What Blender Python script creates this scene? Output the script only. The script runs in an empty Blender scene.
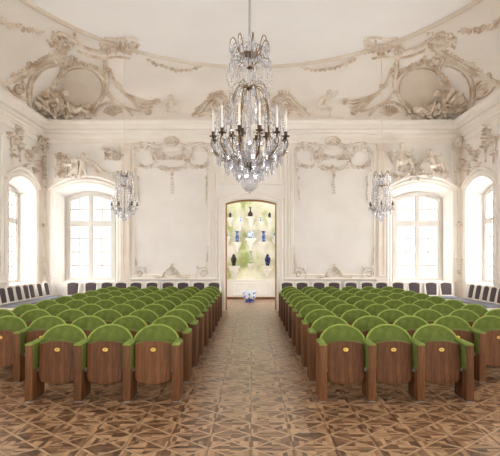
import bpy, bmesh, math, random
from mathutils import Vector, Matrix
from mathutils.geometry import tessellate_polygon
from mathutils.bvhtree import BVHTree

random.seed(7)
PI = math.pi
SC = bpy.context.scene
COL = SC.collection

# ------------------------------------------------------------------ camera, sky, exposure
F = 555.0                      # focal length in pixels of the 500 x 456 frame
CXP, CYP, HC = 251.0, 258.0, 1.65
cam_d = bpy.data.cameras.new('camera')
cam = bpy.data.objects.new('camera', cam_d)
COL.objects.link(cam)
cam_d.sensor_width = 36.0
cam_d.lens = 36.0 * F / 500.0
cam_d.shift_x = -(CXP - 250.0) / 500.0
cam_d.shift_y = (CYP - 228.0) / 500.0
cam_d.clip_start, cam_d.clip_end = 0.05, 200
cam.location = (0, 0, HC)
cam.rotation_euler = (PI / 2, 0, 0)
SC.camera = cam

world = bpy.data.worlds.new('sky')
SC.world = world
world.use_nodes = True
bg = world.node_tree.nodes['Background']
# hazy bright sky, brightest on the sun's side, which is behind the camera
wt = world.node_tree
w_co = wt.nodes.new('ShaderNodeTexCoord')
w_map = wt.nodes.new('ShaderNodeMapRange')
w_map.interpolation_type = 'SMOOTHSTEP'
w_map.inputs['From Min'].default_value = 0.90
w_map.inputs['From Max'].default_value = -0.35
w_map.inputs['To Min'].default_value = 0.95
w_map.inputs['To Max'].default_value = 15.0
w_dot = wt.nodes.new('ShaderNodeVectorMath')
w_dot.operation = 'DOT_PRODUCT'
w_dot.inputs[1].default_value = (-0.25, 0.968, 0.0)
wt.links.new(w_co.outputs['Generated'], w_dot.inputs[0])
wt.links.new(w_dot.outputs['Value'], w_map.inputs['Value'])
wt.links.new(w_map.outputs[0], bg.inputs[1])
bg.inputs[0].default_value = (1.0, 0.99, 0.985, 1)

SC.view_settings.view_transform = 'Standard'
SC.view_settings.look = 'None'
SC.view_settings.gamma = 1.0
SC.view_settings.use_curve_mapping = False
SC.view_settings.exposure = 0.34
SC.cycles.max_bounces = 10
SC.cycles.diffuse_bounces = 6
SC.cycles.transparent_max_bounces = 16
SC.cycles.transmission_bounces = 6
SC.cycles.caustics_refractive = False
SC.cycles.caustics_reflective = False
SC.cycles.sample_clamp_indirect = 8.0


def portal(loc, inward, w, h):
    """window portal: guides the sky's own light through a window opening"""
    d = bpy.data.lights.new('window_portal', 'AREA')
    d.shape = 'RECTANGLE'
    d.size, d.size_y = w, h
    d.cycles.is_portal = True
    o = bpy.data.objects.new('window_portal', d)
    COL.objects.link(o)
    o.location = loc
    o.rotation_euler = Vector(inward).to_track_quat('-Z', 'Y').to_euler()


# ------------------------------------------------------------------ dimensions
XW = 6.55                      # side walls at +-XW
YB, YF = 17.28, -1.5           # back wall, wall behind the camera
ZC = 5.86                      # top of the cornice
HCEIL = 7.18
EA, EB = 5.2, 6.27             # ceiling oval half axes
YE1, YE0 = 9.76, 6.02          # centres of the two half ovals
YSIDE = [15.9, 12.2, 8.5, 4.8, 1.1]
WIN_HALF, WIN_SPRING, WIN_APEX, WIN_SILL = 0.95, 3.70, 3.98, 0.88
REV = 0.5
XWL, XWR = -5.12, 5.31         # back windows


# ------------------------------------------------------------------ materials
def lin(c):
    c = c / 255.0
    return c / 12.92 if c <= 0.04045 else ((c + 0.055) / 1.055) ** 2.4


def rgb(r, g, b):
    return (lin(r), lin(g), lin(b), 1.0)


class NT:
    """small helper to write node trees"""
    def __init__(self, name):
        self.m = bpy.data.materials.new(name)
        self.m.use_nodes = True
        self.t = self.m.node_tree
        self.n = self.t.nodes
        self.b = self.n['Principled BSDF']
        self.co = None

    def new(self, kind, **kw):
        n = self.n.new(kind)
        for k, v in kw.items():
            setattr(n, k, v)
        return n

    def link(self, a, b):
        self.t.links.new(a, b)

    def coord(self, which='Object'):
        if self.co is None:
            self.co = self.new('ShaderNodeTexCoord')
        return self.co.outputs[which]

    def val(self, sock, v):
        if isinstance(v, (int, float)):
            sock.default_value = v
        elif isinstance(v, tuple):
            sock.default_value = v
        else:
            self.link(v, sock)

    def math(self, op, a, b=0.0, c=0.0):
        n = self.new('ShaderNodeMath', operation=op)
        self.val(n.inputs[0], a)
        self.val(n.inputs[1], b)
        self.val(n.inputs[2], c)
        return n.outputs[0]

    def noise(self, scale, detail=4, vec=None, rough=0.55, stretch=None):
        n = self.new('ShaderNodeTexNoise')
        n.inputs['Scale'].default_value = scale
        n.inputs['Detail'].default_value = detail
        n.inputs['Roughness'].default_value = rough
        v = vec if vec is not None else self.coord()
        if stretch:
            mp = self.new('ShaderNodeMapping')
            mp.inputs['Scale'].default_value = stretch
            self.link(v, mp.inputs['Vector'])
            v = mp.outputs[0]
        self.link(v, n.inputs['Vector'])
        return n.outputs['Fac']

    def ramp(self, fac, stops):
        r = self.new('ShaderNodeValToRGB')
        el = r.color_ramp.elements
        while len(el) < len(stops):
            el.new(0.5)
        for e, (p, c) in zip(el, stops):
            e.position = p
            e.color = c
        self.link(fac, r.inputs[0])
        return r.outputs[0]

    def mix(self, fac, a, b, blend='MIX'):
        n = self.new('ShaderNodeMix', data_type='RGBA', blend_type=blend)
        self.val(n.inputs[0], fac)
        self.val(n.inputs[6], a)
        self.val(n.inputs[7], b)
        return n.outputs[2]

    def base(self, c):
        self.val(self.b.inputs['Base Color'], c)

    def set(self, **kw):
        for k, v in kw.items():
            self.val(self.b.inputs[k.replace('_', ' ')], v)

    def bump(self, h, strength=0.2, dist=0.01):
        n = self.new('ShaderNodeBump')
        n.inputs['Strength'].default_value = strength
        n.inputs['Distance'].default_value = dist
        self.link(h, n.inputs['Height'])
        self.link(n.outputs[0], self.b.inputs['Normal'])


def simple(name, c1, c2=None, scale=6.0, rough=0.6, metal=0.0, bump=0.0, stretch=None, lo=0.35, hi=0.65, **kw):
    t = NT(name)
    f = t.noise(scale, stretch=stretch)
    t.base(t.ramp(f, [(lo, c1), (hi, c2 or c1)]))
    t.set(Roughness=rough, Metallic=metal, **kw)
    if bump:
        t.bump(f, bump)
    return t.m


M = {}
M['wall'] = simple('cream_plaster', rgb(233, 227, 220), rgb(240, 235, 229), 1.3, 0.75)
M['ceil'] = simple('ceiling_plaster', rgb(246, 243, 241), rgb(249, 247, 245), 0.8, 0.8)
M['cove'] = simple('cove_plaster', rgb(236, 228, 219), rgb(243, 237, 230), 0.7, 0.8)
M['stucco'] = simple('stucco', rgb(196, 174, 150), rgb(236, 228, 218), 5.0, 0.7, lo=0.36, hi=0.60)
M['stucco_dark'] = simple('aged_stucco', rgb(192, 168, 142), rgb(234, 223, 208), 2.6, 0.7, lo=0.34, hi=0.60)
M['figure'] = simple('white_stucco', rgb(222, 209, 192), rgb(238, 230, 220), 3.0, 0.65)
M['disc'] = simple('darkened_plaster', rgb(212, 199, 183), rgb(222, 211, 196), 1.5, 0.8)  # darker tone; on the cartouche field it paints the shade of the hollow
M['trim'] = simple('trim_plaster', rgb(238, 230, 220), rgb(242, 236, 228), 2.0, 0.65)
M['pink'] = simple('pinkish_plaster', rgb(228, 216, 203), rgb(235, 225, 213), 2.0, 0.7)
M['white'] = simple('white_paint', rgb(242, 239, 234), rgb(246, 244, 240), 3.0, 0.45)
M['winpaint'] = simple('window_paint', rgb(206, 201, 194), rgb(214, 209, 202), 3.0, 0.5)
M['chairwhite'] = simple('chair_white_paint', rgb(226, 217, 204), rgb(238, 232, 222), 9.0, 0.45)
M['green'] = simple('green_velvet', rgb(78, 90, 27), rgb(90, 103, 35), 14.0, 0.9)
M['piping'] = simple('light_green_piping', rgb(126, 144, 58), rgb(138, 156, 70), 14.0, 0.8)
M['padgreen'] = simple('armrest_green', rgb(104, 122, 42), rgb(116, 134, 52), 14.0, 0.85)
M['plum'] = simple('grey_plum_upholstery', rgb(66, 54, 57), rgb(84, 73, 76), 25.0, 0.8)
M['greyseat'] = simple('grey_blue_upholstery', rgb(120, 122, 134), rgb(146, 148, 160), 25.0, 0.75)
M['brass'] = simple('brass', rgb(206, 172, 84), rgb(226, 194, 106), 30.0, 0.35, 0.8)
M['dark_mark'] = simple('engraved_mark', rgb(70, 52, 20), None, 5.0, 0.6)
M['gilt'] = simple('gilt_bronze', rgb(104, 80, 50), rgb(150, 122, 80), 30.0, 0.35, 0.8)
M['bronze'] = simple('dark_bronze', rgb(58, 42, 28), rgb(88, 66, 42), 40.0, 0.4, 0.6)
M['steel'] = simple('grey_steel', rgb(120, 118, 116), rgb(136, 134, 132), 10.0, 0.35, 0.7)
M['candle'] = simple('candle_wax', rgb(240, 236, 228), rgb(246, 243, 238), 8.0, 0.5)
M['rod'] = simple('rod_steel', rgb(168, 165, 162), rgb(182, 180, 178), 10.0, 0.4, 0.5)
M['cord'] = simple('pale_cord', rgb(226, 218, 206), None, 8.0, 0.6)
M['goldwood'] = simple('golden_brown_wood', rgb(150, 104, 52), rgb(186, 138, 78), 7.0, 0.45, stretch=(6, 6, 1))
M['darkwood'] = simple('dark_wood_base', rgb(104, 66, 36), rgb(128, 84, 48), 7.0, 0.45)
M['marblewhite'] = simple('white_stucco_marble', rgb(240, 236, 224), rgb(248, 246, 238), 6.0, 0.5)


def wood(name, cols, sx=26.0):
    t = NT(name)
    f = t.noise(1.0, 5, stretch=(sx, sx, 1.1))
    g = t.noise(3.0, 3, stretch=(sx * 1.6, sx * 1.6, 1.5))
    info = t.new('ShaderNodeObjectInfo')
    s = t.math('MULTIPLY_ADD', info.outputs['Random'], 0.16, -0.08)
    h = t.math('ADD', t.math('ADD', t.math('MULTIPLY', f, 0.7), t.math('MULTIPLY', g, 0.3)), s)
    t.base(t.ramp(h, [(0.30, cols[0]), (0.50, cols[1]), (0.70, cols[2])]))
    t.set(Roughness=0.6)
    t.b.inputs['Specular IOR Level'].default_value = 0.25
    t.bump(f, 0.08)
    return t.m


M['wood'] = wood('walnut_veneer', [rgb(64, 38, 18), rgb(92, 57, 29), rgb(119, 77, 43)])


def parquet():
    t = NT('parquet')
    P = 0.369
    sep = t.new('ShaderNodeSeparateXYZ')
    t.link(t.coord(), sep.inputs[0])
    x = t.math('DIVIDE', sep.outputs[0], P)
    y = t.math('DIVIDE', t.math('SUBTRACT', sep.outputs[1], 5.18), P)
    ix, iy = t.math('FLOOR', x), t.math('FLOOR', y)
    u = t.math('SUBTRACT', t.math('SUBTRACT', x, ix), 0.5)
    v = t.math('SUBTRACT', t.math('SUBTRACT', y, iy), 0.5)
    a, b = t.math('ABSOLUTE', u), t.math('ABSOLUTE', v)
    lr = t.math('GREATER_THAN', a, b)                       # left / right triangles of a panel
    mx, mn = t.math('MAXIMUM', a, b), t.math('MINIMUM', a, b)
    k = t.math('FLOOR', t.math('MULTIPLY', mx, 9.0))
    side = t.math('ADD', t.math('MULTIPLY', t.math('GREATER_THAN', u, 0.0), 1.0),
                  t.math('MULTIPLY', t.math('GREATER_THAN', v, 0.0), 2.0))
    cell = t.math('ADD', t.math('MULTIPLY', ix, 17.13), t.math('MULTIPLY', iy, 7.71))
    comb = t.new('ShaderNodeCombineXYZ')
    t.val(comb.inputs[0], t.math('ADD', cell, t.math('MULTIPLY', k, 1.37)))
    t.val(comb.inputs[1], t.math('ADD', t.math('MULTIPLY', lr, 5.3), side))
    t.val(comb.inputs[2], k)
    wn = t.new('ShaderNodeTexWhiteNoise', noise_dimensions='3D')
    t.link(comb.outputs[0], wn.inputs['Vector'])
    tone = wn.outputs['Value']
    wc = t.new('ShaderNodeTexWhiteNoise', noise_dimensions='1D')
    t.link(cell, wc.inputs['W'])
    grain = t.noise(9.0, 6, rough=0.7)
    fine = t.noise(60.0, 4)
    tone = t.math('ADD', t.math('MULTIPLY', tone, 0.62),
                  t.math('ADD', t.math('MULTIPLY', grain, 0.26),
                         t.math('ADD', t.math('MULTIPLY', fine, 0.16), t.math('MULTIPLY', wc.outputs['Value'], 0.08))))
    base = t.ramp(tone, [(0.26, rgb(70, 47, 31)), (0.52, rgb(118, 87, 61)), (0.84, rgb(176, 142, 107))])
    # lighter diagonal battens crossing each panel, and light battens joining the middles of its sides
    ab = t.math('ABSOLUTE', t.math('SUBTRACT', a, b))
    half = t.math('MULTIPLY_ADD', mx, 0.07, 0.04)
    diag = t.math('LESS_THAN', ab, half)
    light = t.ramp(t.math('ADD', t.math('MULTIPLY', fine, 0.5), t.math('MULTIPLY', grain, 0.5)), [(0.3, rgb(142, 110, 80)), (0.7, rgb(204, 174, 138))])
    c2 = t.mix(t.math('MULTIPLY', diag, 0.85), base, light)
    dj = t.math('LESS_THAN', t.math('ABSOLUTE', t.math('SUBTRACT', ab, half)), 0.011)
    jt = t.math('GREATER_THAN', mx, 0.486)
    c4 = t.mix(t.math('MULTIPLY', t.math('MAXIMUM', t.math('MULTIPLY', jt, 0.8), dj), 0.7), c2, rgb(66, 40, 25))
    t.base(c4)
    t.set(Roughness=t.math('MULTIPLY_ADD', grain, 0.16, 0.24))
    t.b.inputs['Specular IOR Level'].default_value = 0.5
    t.bump(tone, 0.12, 0.004)
    return t.m


M['parquet'] = parquet()


def marbled():
    t = NT('green_white_stucco_marble')
    f = t.noise(1.25, 3, stretch=(1.25, 1, 0.8))
    g = t.noise(7.0, 5, rough=0.7)
    h = t.math('ADD', t.math('MULTIPLY', f, 0.8), t.math('MULTIPLY', g, 0.2))
    t.base(t.ramp(h, [(0.40, rgb(246, 243, 232)), (0.52, rgb(224, 226, 194)), (0.60, rgb(182, 194, 130)), (0.70, rgb(152, 168, 92))]))
    t.set(Roughness=0.5)
    return t.m


M['marbled'] = marbled()


def porcelain(name, c1, c2, scale, mid=0.5):
    t = NT(name)
    v = t.new('ShaderNodeTexVoronoi')
    v.inputs['Scale'].default_value = scale
    t.link(t.coord(), v.inputs['Vector'])
    n = t.noise(scale * 1.5, 4)
    f = t.math('ADD', t.math('MULTIPLY', v.outputs['Distance'], 0.6), t.math('MULTIPLY', n, 0.5))
    t.base(t.ramp(f, [(mid - 0.08, c1), (mid + 0.08, c2)]))
    t.set(Roughness=0.12)
    return t.m


M['blue'] = porcelain('cobalt_porcelain', rgb(28, 44, 122), rgb(132, 156, 206), 16, 0.62)
M['bluewhite'] = porcelain('blue_white_porcelain', rgb(70, 104, 190), rgb(220, 230, 244), 12, 0.5)
M['black'] = porcelain('black_porcelain', rgb(20, 17, 18), rgb(120, 78, 46), 14, 0.74)
M['navy'] = porcelain('navy_porcelain', rgb(22, 26, 78), rgb(108, 110, 150), 14, 0.70)
M['verte'] = porcelain('green_grey_porcelain', rgb(60, 92, 86), rgb(186, 196, 180), 18, 0.5)


def crystal():
    t = NT('crystal')
    out = t.n['Material Output']
    t.base((0.93, 0.95, 1.0, 1))
    t.set(Roughness=0.03, IOR=1.55)
    t.b.inputs['Transmission Weight'].default_value = 1.0
    gl = t.new('ShaderNodeBsdfGlossy')
    gl.inputs['Color'].default_value = (0.95, 0.96, 1.0, 1)
    gl.inputs['Roughness'].default_value = 0.05
    tr = t.new('ShaderNodeBsdfTransparent')
    tr.inputs['Color'].default_value = (0.93, 0.94, 0.98, 1)
    m1 = t.new('ShaderNodeMixShader')
    m1.inputs[0].default_value = 0.22
    t.link(t.b.outputs[0], m1.inputs[1])
    t.link(gl.outputs[0], m1.inputs[2])
    m2 = t.new('ShaderNodeMixShader')
    m2.inputs[0].default_value = 0.46
    tl = t.new('ShaderNodeBsdfTranslucent')
    tl.inputs['Color'].default_value = (0.95, 0.95, 0.975, 1)
    df = t.new('ShaderNodeBsdfDiffuse')
    df.inputs['Color'].default_value = (0.92, 0.92, 0.95, 1)
    m3 = t.new('ShaderNodeMixShader')
    t.link(tl.outputs[0], m3.inputs[1])
    t.link(df.outputs[0], m3.inputs[2])
    m4 = t.new('ShaderNodeMixShader')
    m4.inputs[0].default_value = 0.38
    t.link(m1.outputs[0], m4.inputs[1])
    t.link(m3.outputs[0], m4.inputs[2])
    t.link(m4.outputs[0], m2.inputs[1])
    t.link(tr.outputs[0], m2.inputs[2])
    t.link(m2.outputs[0], out.inputs['Surface'])
    return t.m


M['crystal'] = crystal()


def pane_mat():
    t = NT('window_glass')
    out = t.n['Material Output']
    tr = t.new('ShaderNodeBsdfTransparent')
    tr.inputs['Color'].default_value = (0.97, 0.985, 0.98, 1)
    gl = t.new('ShaderNodeBsdfGlossy')
    gl.inputs['Roughness'].default_value = 0.02
    mx = t.new('ShaderNodeMixShader')
    mx.inputs[0].default_value = 0.06
    t.link(tr.outputs[0], mx.inputs[1])
    t.link(gl.outputs[0], mx.inputs[2])
    t.link(mx.outputs[0], out.inputs['Surface'])
    return t.m


M['pane'] = pane_mat()


# ------------------------------------------------------------------ mesh builder
def ico():
    bm = bmesh.new()
    bmesh.ops.create_icosphere(bm, subdivisions=1, radius=1.0)
    v = [x.co.copy() for x in bm.verts]
    f = [[x.index for x in fc.verts] for fc in bm.faces]
    bm.free()
    return v, f


ICO = ico()


class MB:
    def __init__(self):
        self.v, self.f, self.mi = [], [], []
        self.cur = 0

    def add(self, vs, fs):
        o = len(self.v)
        self.v.extend(Vector(p) for p in vs)
        for f in fs:
            self.f.append([i + o for i in f])
            self.mi.append(self.cur)

    def box(self, x0, x1, y0, y1, z0, z1):
        self.add([(x0, y0, z0), (x1, y0, z0), (x1, y1, z0), (x0, y1, z0), (x0, y0, z1), (x1, y0, z1), (x1, y1, z1), (x0, y1, z1)],
                 [(0, 3, 2, 1), (4, 5, 6, 7), (0, 1, 5, 4), (1, 2, 6, 5), (2, 3, 7, 6), (3, 0, 4, 7)])

    def tube(self, pts, r, seg=8, cap=True, flat=1.0, up=None):
        """round tube along points; r is a number or a list"""
        pts = [Vector(p) for p in pts]
        n = len(pts)
        rs = r if isinstance(r, (list, tuple)) else [r] * n
        vs, fs = [], []
        ref = None
        for i, p in enumerate(pts):
            d = (pts[min(i + 1, n - 1)] - pts[max(i - 1, 0)])
            if d.length < 1e-9:
                d = Vector((0, 0, 1))
            d.normalize()
            if ref is None:
                ref = Vector(up) if up else (Vector((0, 0, 1)) if abs(d.z) < 0.9 else Vector((1, 0, 0)))
            s = d.cross(ref)
            if s.length < 1e-6:
                s = d.orthogonal()
            s.normalize()
            w = s.cross(d).normalized()
            if not up:
                ref = w
            for k in range(seg):
                a = 2 * PI * k / seg
                vs.append(p + s * (math.cos(a) * rs[i]) + w * (math.sin(a) * rs[i] * flat))
        for i in range(n - 1):
            for k in range(seg):
                a, b = i * seg + k, i * seg + (k + 1) % seg
                fs.append((a, b, b + seg, a + seg))
        if cap:
            fs.append(tuple(range(seg))[::-1])
            fs.append(tuple((n - 1) * seg + k for k in range(seg)))
        self.add(vs, fs)

    def lathe(self, prof, seg=16, c=(0, 0, 0), a0=0.0, a1=2 * PI):
        """revolve (r, z) about the z axis"""
        full = abs(a1 - a0 - 2 * PI) < 1e-6
        m = seg if full else seg + 1
        vs, fs = [], []
        for r, z in prof:
            for k in range(m):
                a = a0 + (a1 - a0) * k / seg
                vs.append((c[0] + r * math.cos(a), c[1] + r * math.sin(a), c[2] + z))
        for i in range(len(prof) - 1):
            for k in range(seg):
                a, b = i * m + k, i * m + (k + 1) % m
                fs.append((a, b, b + m, a + m))
        self.add(vs, fs)

    def ball(self, c, rx, ry=None, rz=None, rot=None):
        ry = rx if ry is None else ry
        rz = rx if rz is None else rz
        c = Vector(c)
        vs = []
        for p in ICO[0]:
            q = Vector((p.x * rx, p.y * ry, p.z * rz))
            vs.append(c + (rot @ q if rot else q))
        self.add(vs, ICO[1])

    def prism(self, pts, ext):
        """polygon (list of 3-D points) extruded by vector ext"""
        n = len(pts)
        ext = Vector(ext)
        vs = [Vector(p) for p in pts] + [Vector(p) + ext for p in pts]
        fs = [tuple(range(n))[::-1], tuple(range(n, 2 * n))]
        fs += [(i, (i + 1) % n, (i + 1) % n + n, i + n) for i in range(n)]
        self.add(vs, fs)

    def sweep(self, path, nrm, prof, closed=False):
        """moulding: profile (lateral, out) swept along a path lying on a surface of normal nrm, mitred"""
        path = [Vector(p) for p in path]
        nrm = Vector(nrm)
        n, m = len(path), len(prof)
        vs, fs = [], []
        for i, p in enumerate(path):
            ls = []
            if closed or i > 0:
                ls.append((p - path[i - 1]).cross(nrm).normalized())
            if closed or i < n - 1:
                ls.append((path[(i + 1) % n] - p).cross(nrm).normalized())
            if len(ls) == 2:
                mid = (ls[0] + ls[1]).normalized()
                mid = mid / max(0.3, mid.dot(ls[0]))
            else:
                mid = ls[0]
            for u, w in prof:
                vs.append(p + mid * u + nrm * w)
        for i in range(n if closed else n - 1):
            j = (i + 1) % n
            for k in range(m - 1):
                fs.append((i * m + k, i * m + k + 1, j * m + k + 1, j * m + k))
        if not closed:
            fs.append(tuple(range(m)))
            fs.append(tuple((n - 1) * m + k for k in range(m))[::-1])
        self.add(vs, fs)

    def loft(self, a, b, closed=True):
        n = len(a)
        vs = list(a) + list(b)
        fs = [(i, (i + 1) % n, (i + 1) % n + n, i + n) for i in range(n if closed else n - 1)]
        self.add(vs, fs)

    def grid(self, rows):
        m = len(rows[0])
        vs = [p for r in rows for p in r]
        fs = []
        for i in range(len(rows) - 1):
            for k in range(m - 1):
                fs.append((i * m + k, i * m + k + 1, (i + 1) * m + k + 1, (i + 1) * m + k))
        self.add(vs, fs)

    def mesh(self, name, mats, bevel=0.0, smooth=True, angle=38, weld=False):
        me = bpy.data.meshes.new(name)
        me.from_pydata([tuple(p) for p in self.v], [], self.f)
        mats = mats if isinstance(mats, (list, tuple)) else [mats]
        for mm in mats:
            me.materials.append(mm)
        me.polygons.foreach_set('material_index', self.mi)
        bm = bmesh.new()
        bm.from_mesh(me)
        if weld:
            bmesh.ops.remove_doubles(bm, verts=bm.verts, dist=1e-5)
        bmesh.ops.recalc_face_normals(bm, faces=bm.faces)
        if bevel:
            es = [e for e in bm.edges if len(e.link_faces) == 2 and e.calc_face_angle(0) > 0.6]
            bmesh.ops.bevel(bm, geom=es, offset=bevel, segments=2, affect='EDGES', profile=0.6, clamp_overlap=True)
        bm.to_mesh(me)
        bm.free()
        if smooth:
            me.polygons.foreach_set('use_smooth', [True] * len(me.polygons))
            me.set_sharp_from_angle(angle=math.radians(angle))
        me.update()
        return me


def link(o, parent=None):
    COL.objects.link(o)
    if parent is not None:
        o.parent = parent
    return o


def part(name, mb, mats, parent, bevel=0.0, **kw):
    me = mb if isinstance(mb, bpy.types.Mesh) else mb.mesh(name, mats, bevel, **kw)
    return link(bpy.data.objects.new(name, me), parent)


def thing(name, label, cat, loc=(0, 0, 0), rz=0.0, group=None):
    o = bpy.data.objects.new(name, None)
    o.empty_display_size = 0.1
    o.location = loc
    o.rotation_euler = (0, 0, rz)
    o['label'], o['category'] = label, cat
    if group:
        o['group'] = group
    return link(o)


def solo(name, mb, mats, label, cat, group=None, bevel=0.0, base=False, **kw):
    """a thing that is a single mesh in world coordinates: its origin is moved to its middle"""
    xs = [p.x for p in mb.v]; ys = [p.y for p in mb.v]; zs = [p.z for p in mb.v]
    c = Vector(((min(xs) + max(xs)) / 2, (min(ys) + max(ys)) / 2, min(zs) if base else (min(zs) + max(zs)) / 2))
    for p in mb.v:
        p -= c
    o = part(name, mb, mats, None, bevel, **kw)
    o.location = c
    o['label'], o['category'] = label, cat
    if group:
        o['group'] = group
    return o


def struct(name, mb, mats, parent=None, **kw):
    o = part(name, mb, mats, parent, **kw)
    if parent is None:
        o['kind'] = 'structure'
    return o


def kids(o, table):
    return table.get(o.name, [])


def copy_tree(src, loc, rz=0.0, label=None, group=None):
    r = src.copy()
    COL.objects.link(r)
    r.location = loc
    r.rotation_euler = (0, 0, rz)
    if label:
        r['label'] = label
    if group:
        r['group'] = group
    for ch in src.children:
        c = ch.copy()
        COL.objects.link(c)
        c.parent = r
        for g in ch.children:
            d = g.copy()
            COL.objects.link(d)
            d.parent = c
    return r


def smooth_path(pts, n=6):
    """Catmull-Rom through tuples of any length"""
    P = [tuple(p) for p in pts]
    if len(P) < 3:
        n2 = n * max(1, len(P) - 1)
        return [tuple(P[0][k] + (P[-1][k] - P[0][k]) * i / n2 for k in range(len(P[0]))) for i in range(n2 + 1)]
    out = []
    for i in range(len(P) - 1):
        p0, p1, p2, p3 = P[max(i - 1, 0)], P[i], P[i + 1], P[min(i + 2, len(P) - 1)]
        for j in range(n):
            t = j / n
            out.append(tuple(0.5 * (2 * b + (c - a) * t + (2 * a - 5 * b + 4 * c - d) * t * t + (3 * b - a - 3 * c + d) * t ** 3)
                             for a, b, c, d in zip(p0, p1, p2, p3)))
    out.append(P[-1])
    return out


# ------------------------------------------------------------------ room shell
def arch2d(half, z0, spring, apex, n=12):
    """outline (u, z) of an opening with a segmental head, counter-clockwise from bottom left"""
    rise = max(1e-4, apex - spring)
    R = (half * half + rise * rise) / (2 * rise)
    th = math.asin(min(1, half / R))
    pts = [(-half, z0), (half, z0)]
    for i in range(n + 1):
        a = th - 2 * th * i / n
        pts.append((R * math.sin(a), apex - R + R * math.cos(a)))
    return pts


OPEN_OUT = arch2d(WIN_HALF, WIN_SILL, WIN_SPRING, WIN_APEX)
OPEN_IN = arch2d(0.79, WIN_SILL + 0.03, 3.55, 3.76)
DOOR_OUT = arch2d(0.81, 0.0, 3.38, 3.50)


class Wall:
    """a wall plane: o + u*U + z*Z, N points into the room"""
    def __init__(self, o, U, N):
        self.o, self.U, self.N = Vector(o), Vector(U), Vector(N)

    def p(self, u, z, d=0.0):
        return self.o + self.U * u + Vector((0, 0, z)) + self.N * d


W_BACK = Wall((0, YB, 0), (1, 0, 0), (0, -1, 0))
W_LEFT = Wall((-XW, 0, 0), (0, 1, 0), (1, 0, 0))
W_RIGHT = Wall((XW, 0, 0), (0, 1, 0), (-1, 0, 0))
W_FRONT = Wall((0, YF, 0), (1, 0, 0), (0, 1, 0))


def wall_mesh(w, u0, u1, z1, wins, doors=()):
    mb = MB()
    outer = [(u0, 0), (u1, 0), (u1, z1), (u0, z1)]
    polys = [outer]
    for d in doors:
        # the door reaches the floor: notch it out of the outline
        outer = [(u0, 0)] + [(d + a, b) for a, b in [(-0.81, 0)]] + [(d + a, b) for a, b in DOOR_OUT[2:][::-1]] + [(d + 0.81, 0), (u1, 0), (u1, z1), (u0, z1)]
        polys = [outer]
    for c in wins:
        polys.append([(c + a, b) for a, b in OPEN_OUT])
    tris = tessellate_polygon([[Vector((a, b, 0)) for a, b in pl] for pl in polys])
    flat = [q for pl in polys for q in pl]
    mb.add([w.p(a, b) for a, b in flat], [tuple(t) for t in tris])
    for c in wins:
        mb.loft([w.p(c + a, b) for a, b in OPEN_OUT], [w.p(c + a, b, -REV) for a, b in OPEN_IN])
        # outer skin closing the splay to the outside
    for d in doors:
        o = DOOR_OUT[1:] + DOOR_OUT[:1]
        mb.loft([w.p(d + a, b) for a, b in o], [w.p(d + a, b, -REV) for a, b in o], closed=False)
    return mb


struct('wall_back', wall_mesh(W_BACK, -XW, XW, ZC + 0.01, [XWL, XWR], [0.0]), M['wall'], smooth=False)
struct('wall_left', wall_mesh(W_LEFT, YF, YB, ZC + 0.01, YSIDE), M['wall'], smooth=False)
struct('wall_right', wall_mesh(W_RIGHT, YF, YB, ZC + 0.01, YSIDE), M['wall'], smooth=False)
struct('wall_front', wall_mesh(W_FRONT, -XW, XW, ZC + 0.01, [-5.2, -2.7, 0.0, 2.7, 5.2]), M['wall'], smooth=False)  # unseen wall; its windows are added to light the hall from the front

mb = MB()
mb.add([(-XW, YF, 0), (XW, YF, 0), (XW, YB, 0), (-XW, YB, 0)], [(0, 1, 2, 3)])
mb.add([(-0.81, YB, 0), (0.81, YB, 0), (0.81, YB + REV, 0), (-0.81, YB + REV, 0)], [(0, 1, 2, 3)])
mb.add([(-2.8, YB + REV, 0), (2.8, YB + REV, 0), (2.8, 22.3, 0), (-2.8, 22.3, 0)], [(0, 1, 2, 3)])
struct('floor', mb, M['parquet'], smooth=False)


def perimeter():
    """pairs (point on the ceiling oval, point on the wall line), once around"""
    q = []
    for i in range(6):
        y = YE0 + (YE1 - YE0) * i / 6
        q.append(((EA, y), (XW, y)))
    for i in range(37):
        t = 90 * i / 36
        e = (EA * math.cos(math.radians(t)), YE1 + EB * math.sin(math.radians(t)))
        w = (XW, YE1 + (YB - YE1) * t / 45) if t <= 45 else (XW * (90 - t) / 45, YB)
        q.append((e, w))
    back = q[:]
    left = [((-e[0], e[1]), (-w[0], w[1])) for e, w in back[::-1][1:]]
    half = back + left                                  # right side, back, left side
    ym = (YE0 + YE1)
    front = [((e[0], ym - e[1]), (w[0], (YF + YB) - w[1])) for e, w in half[::-1]]
    front = [f for f in front if f[0][1] < YE0 - 1e-6]
    return half + front


PER = perimeter()


def cove_pt(e, w, ph):
    s = 1 - math.cos(ph)
    return Vector((w[0] + (e[0] - w[0]) * s, w[1] + (e[1] - w[1]) * s, ZC + (HCEIL - ZC) * math.sin(ph)))


COVE_ROWS = [[cove_pt(e, w, PI / 2 * k / 14) for k in range(15)] for e, w in PER]
COVE_ROWS.append(COVE_ROWS[0])
mb = MB()
mb.grid(COVE_ROWS)
struct('ceiling_cove', mb, M['cove'], weld=True, angle=60)
mb = MB()
mb.add([(e[0], e[1], HCEIL) for e, w in PER], [tuple(range(len(PER)))])
struct('ceiling', mb, M['ceil'], smooth=False)

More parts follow.
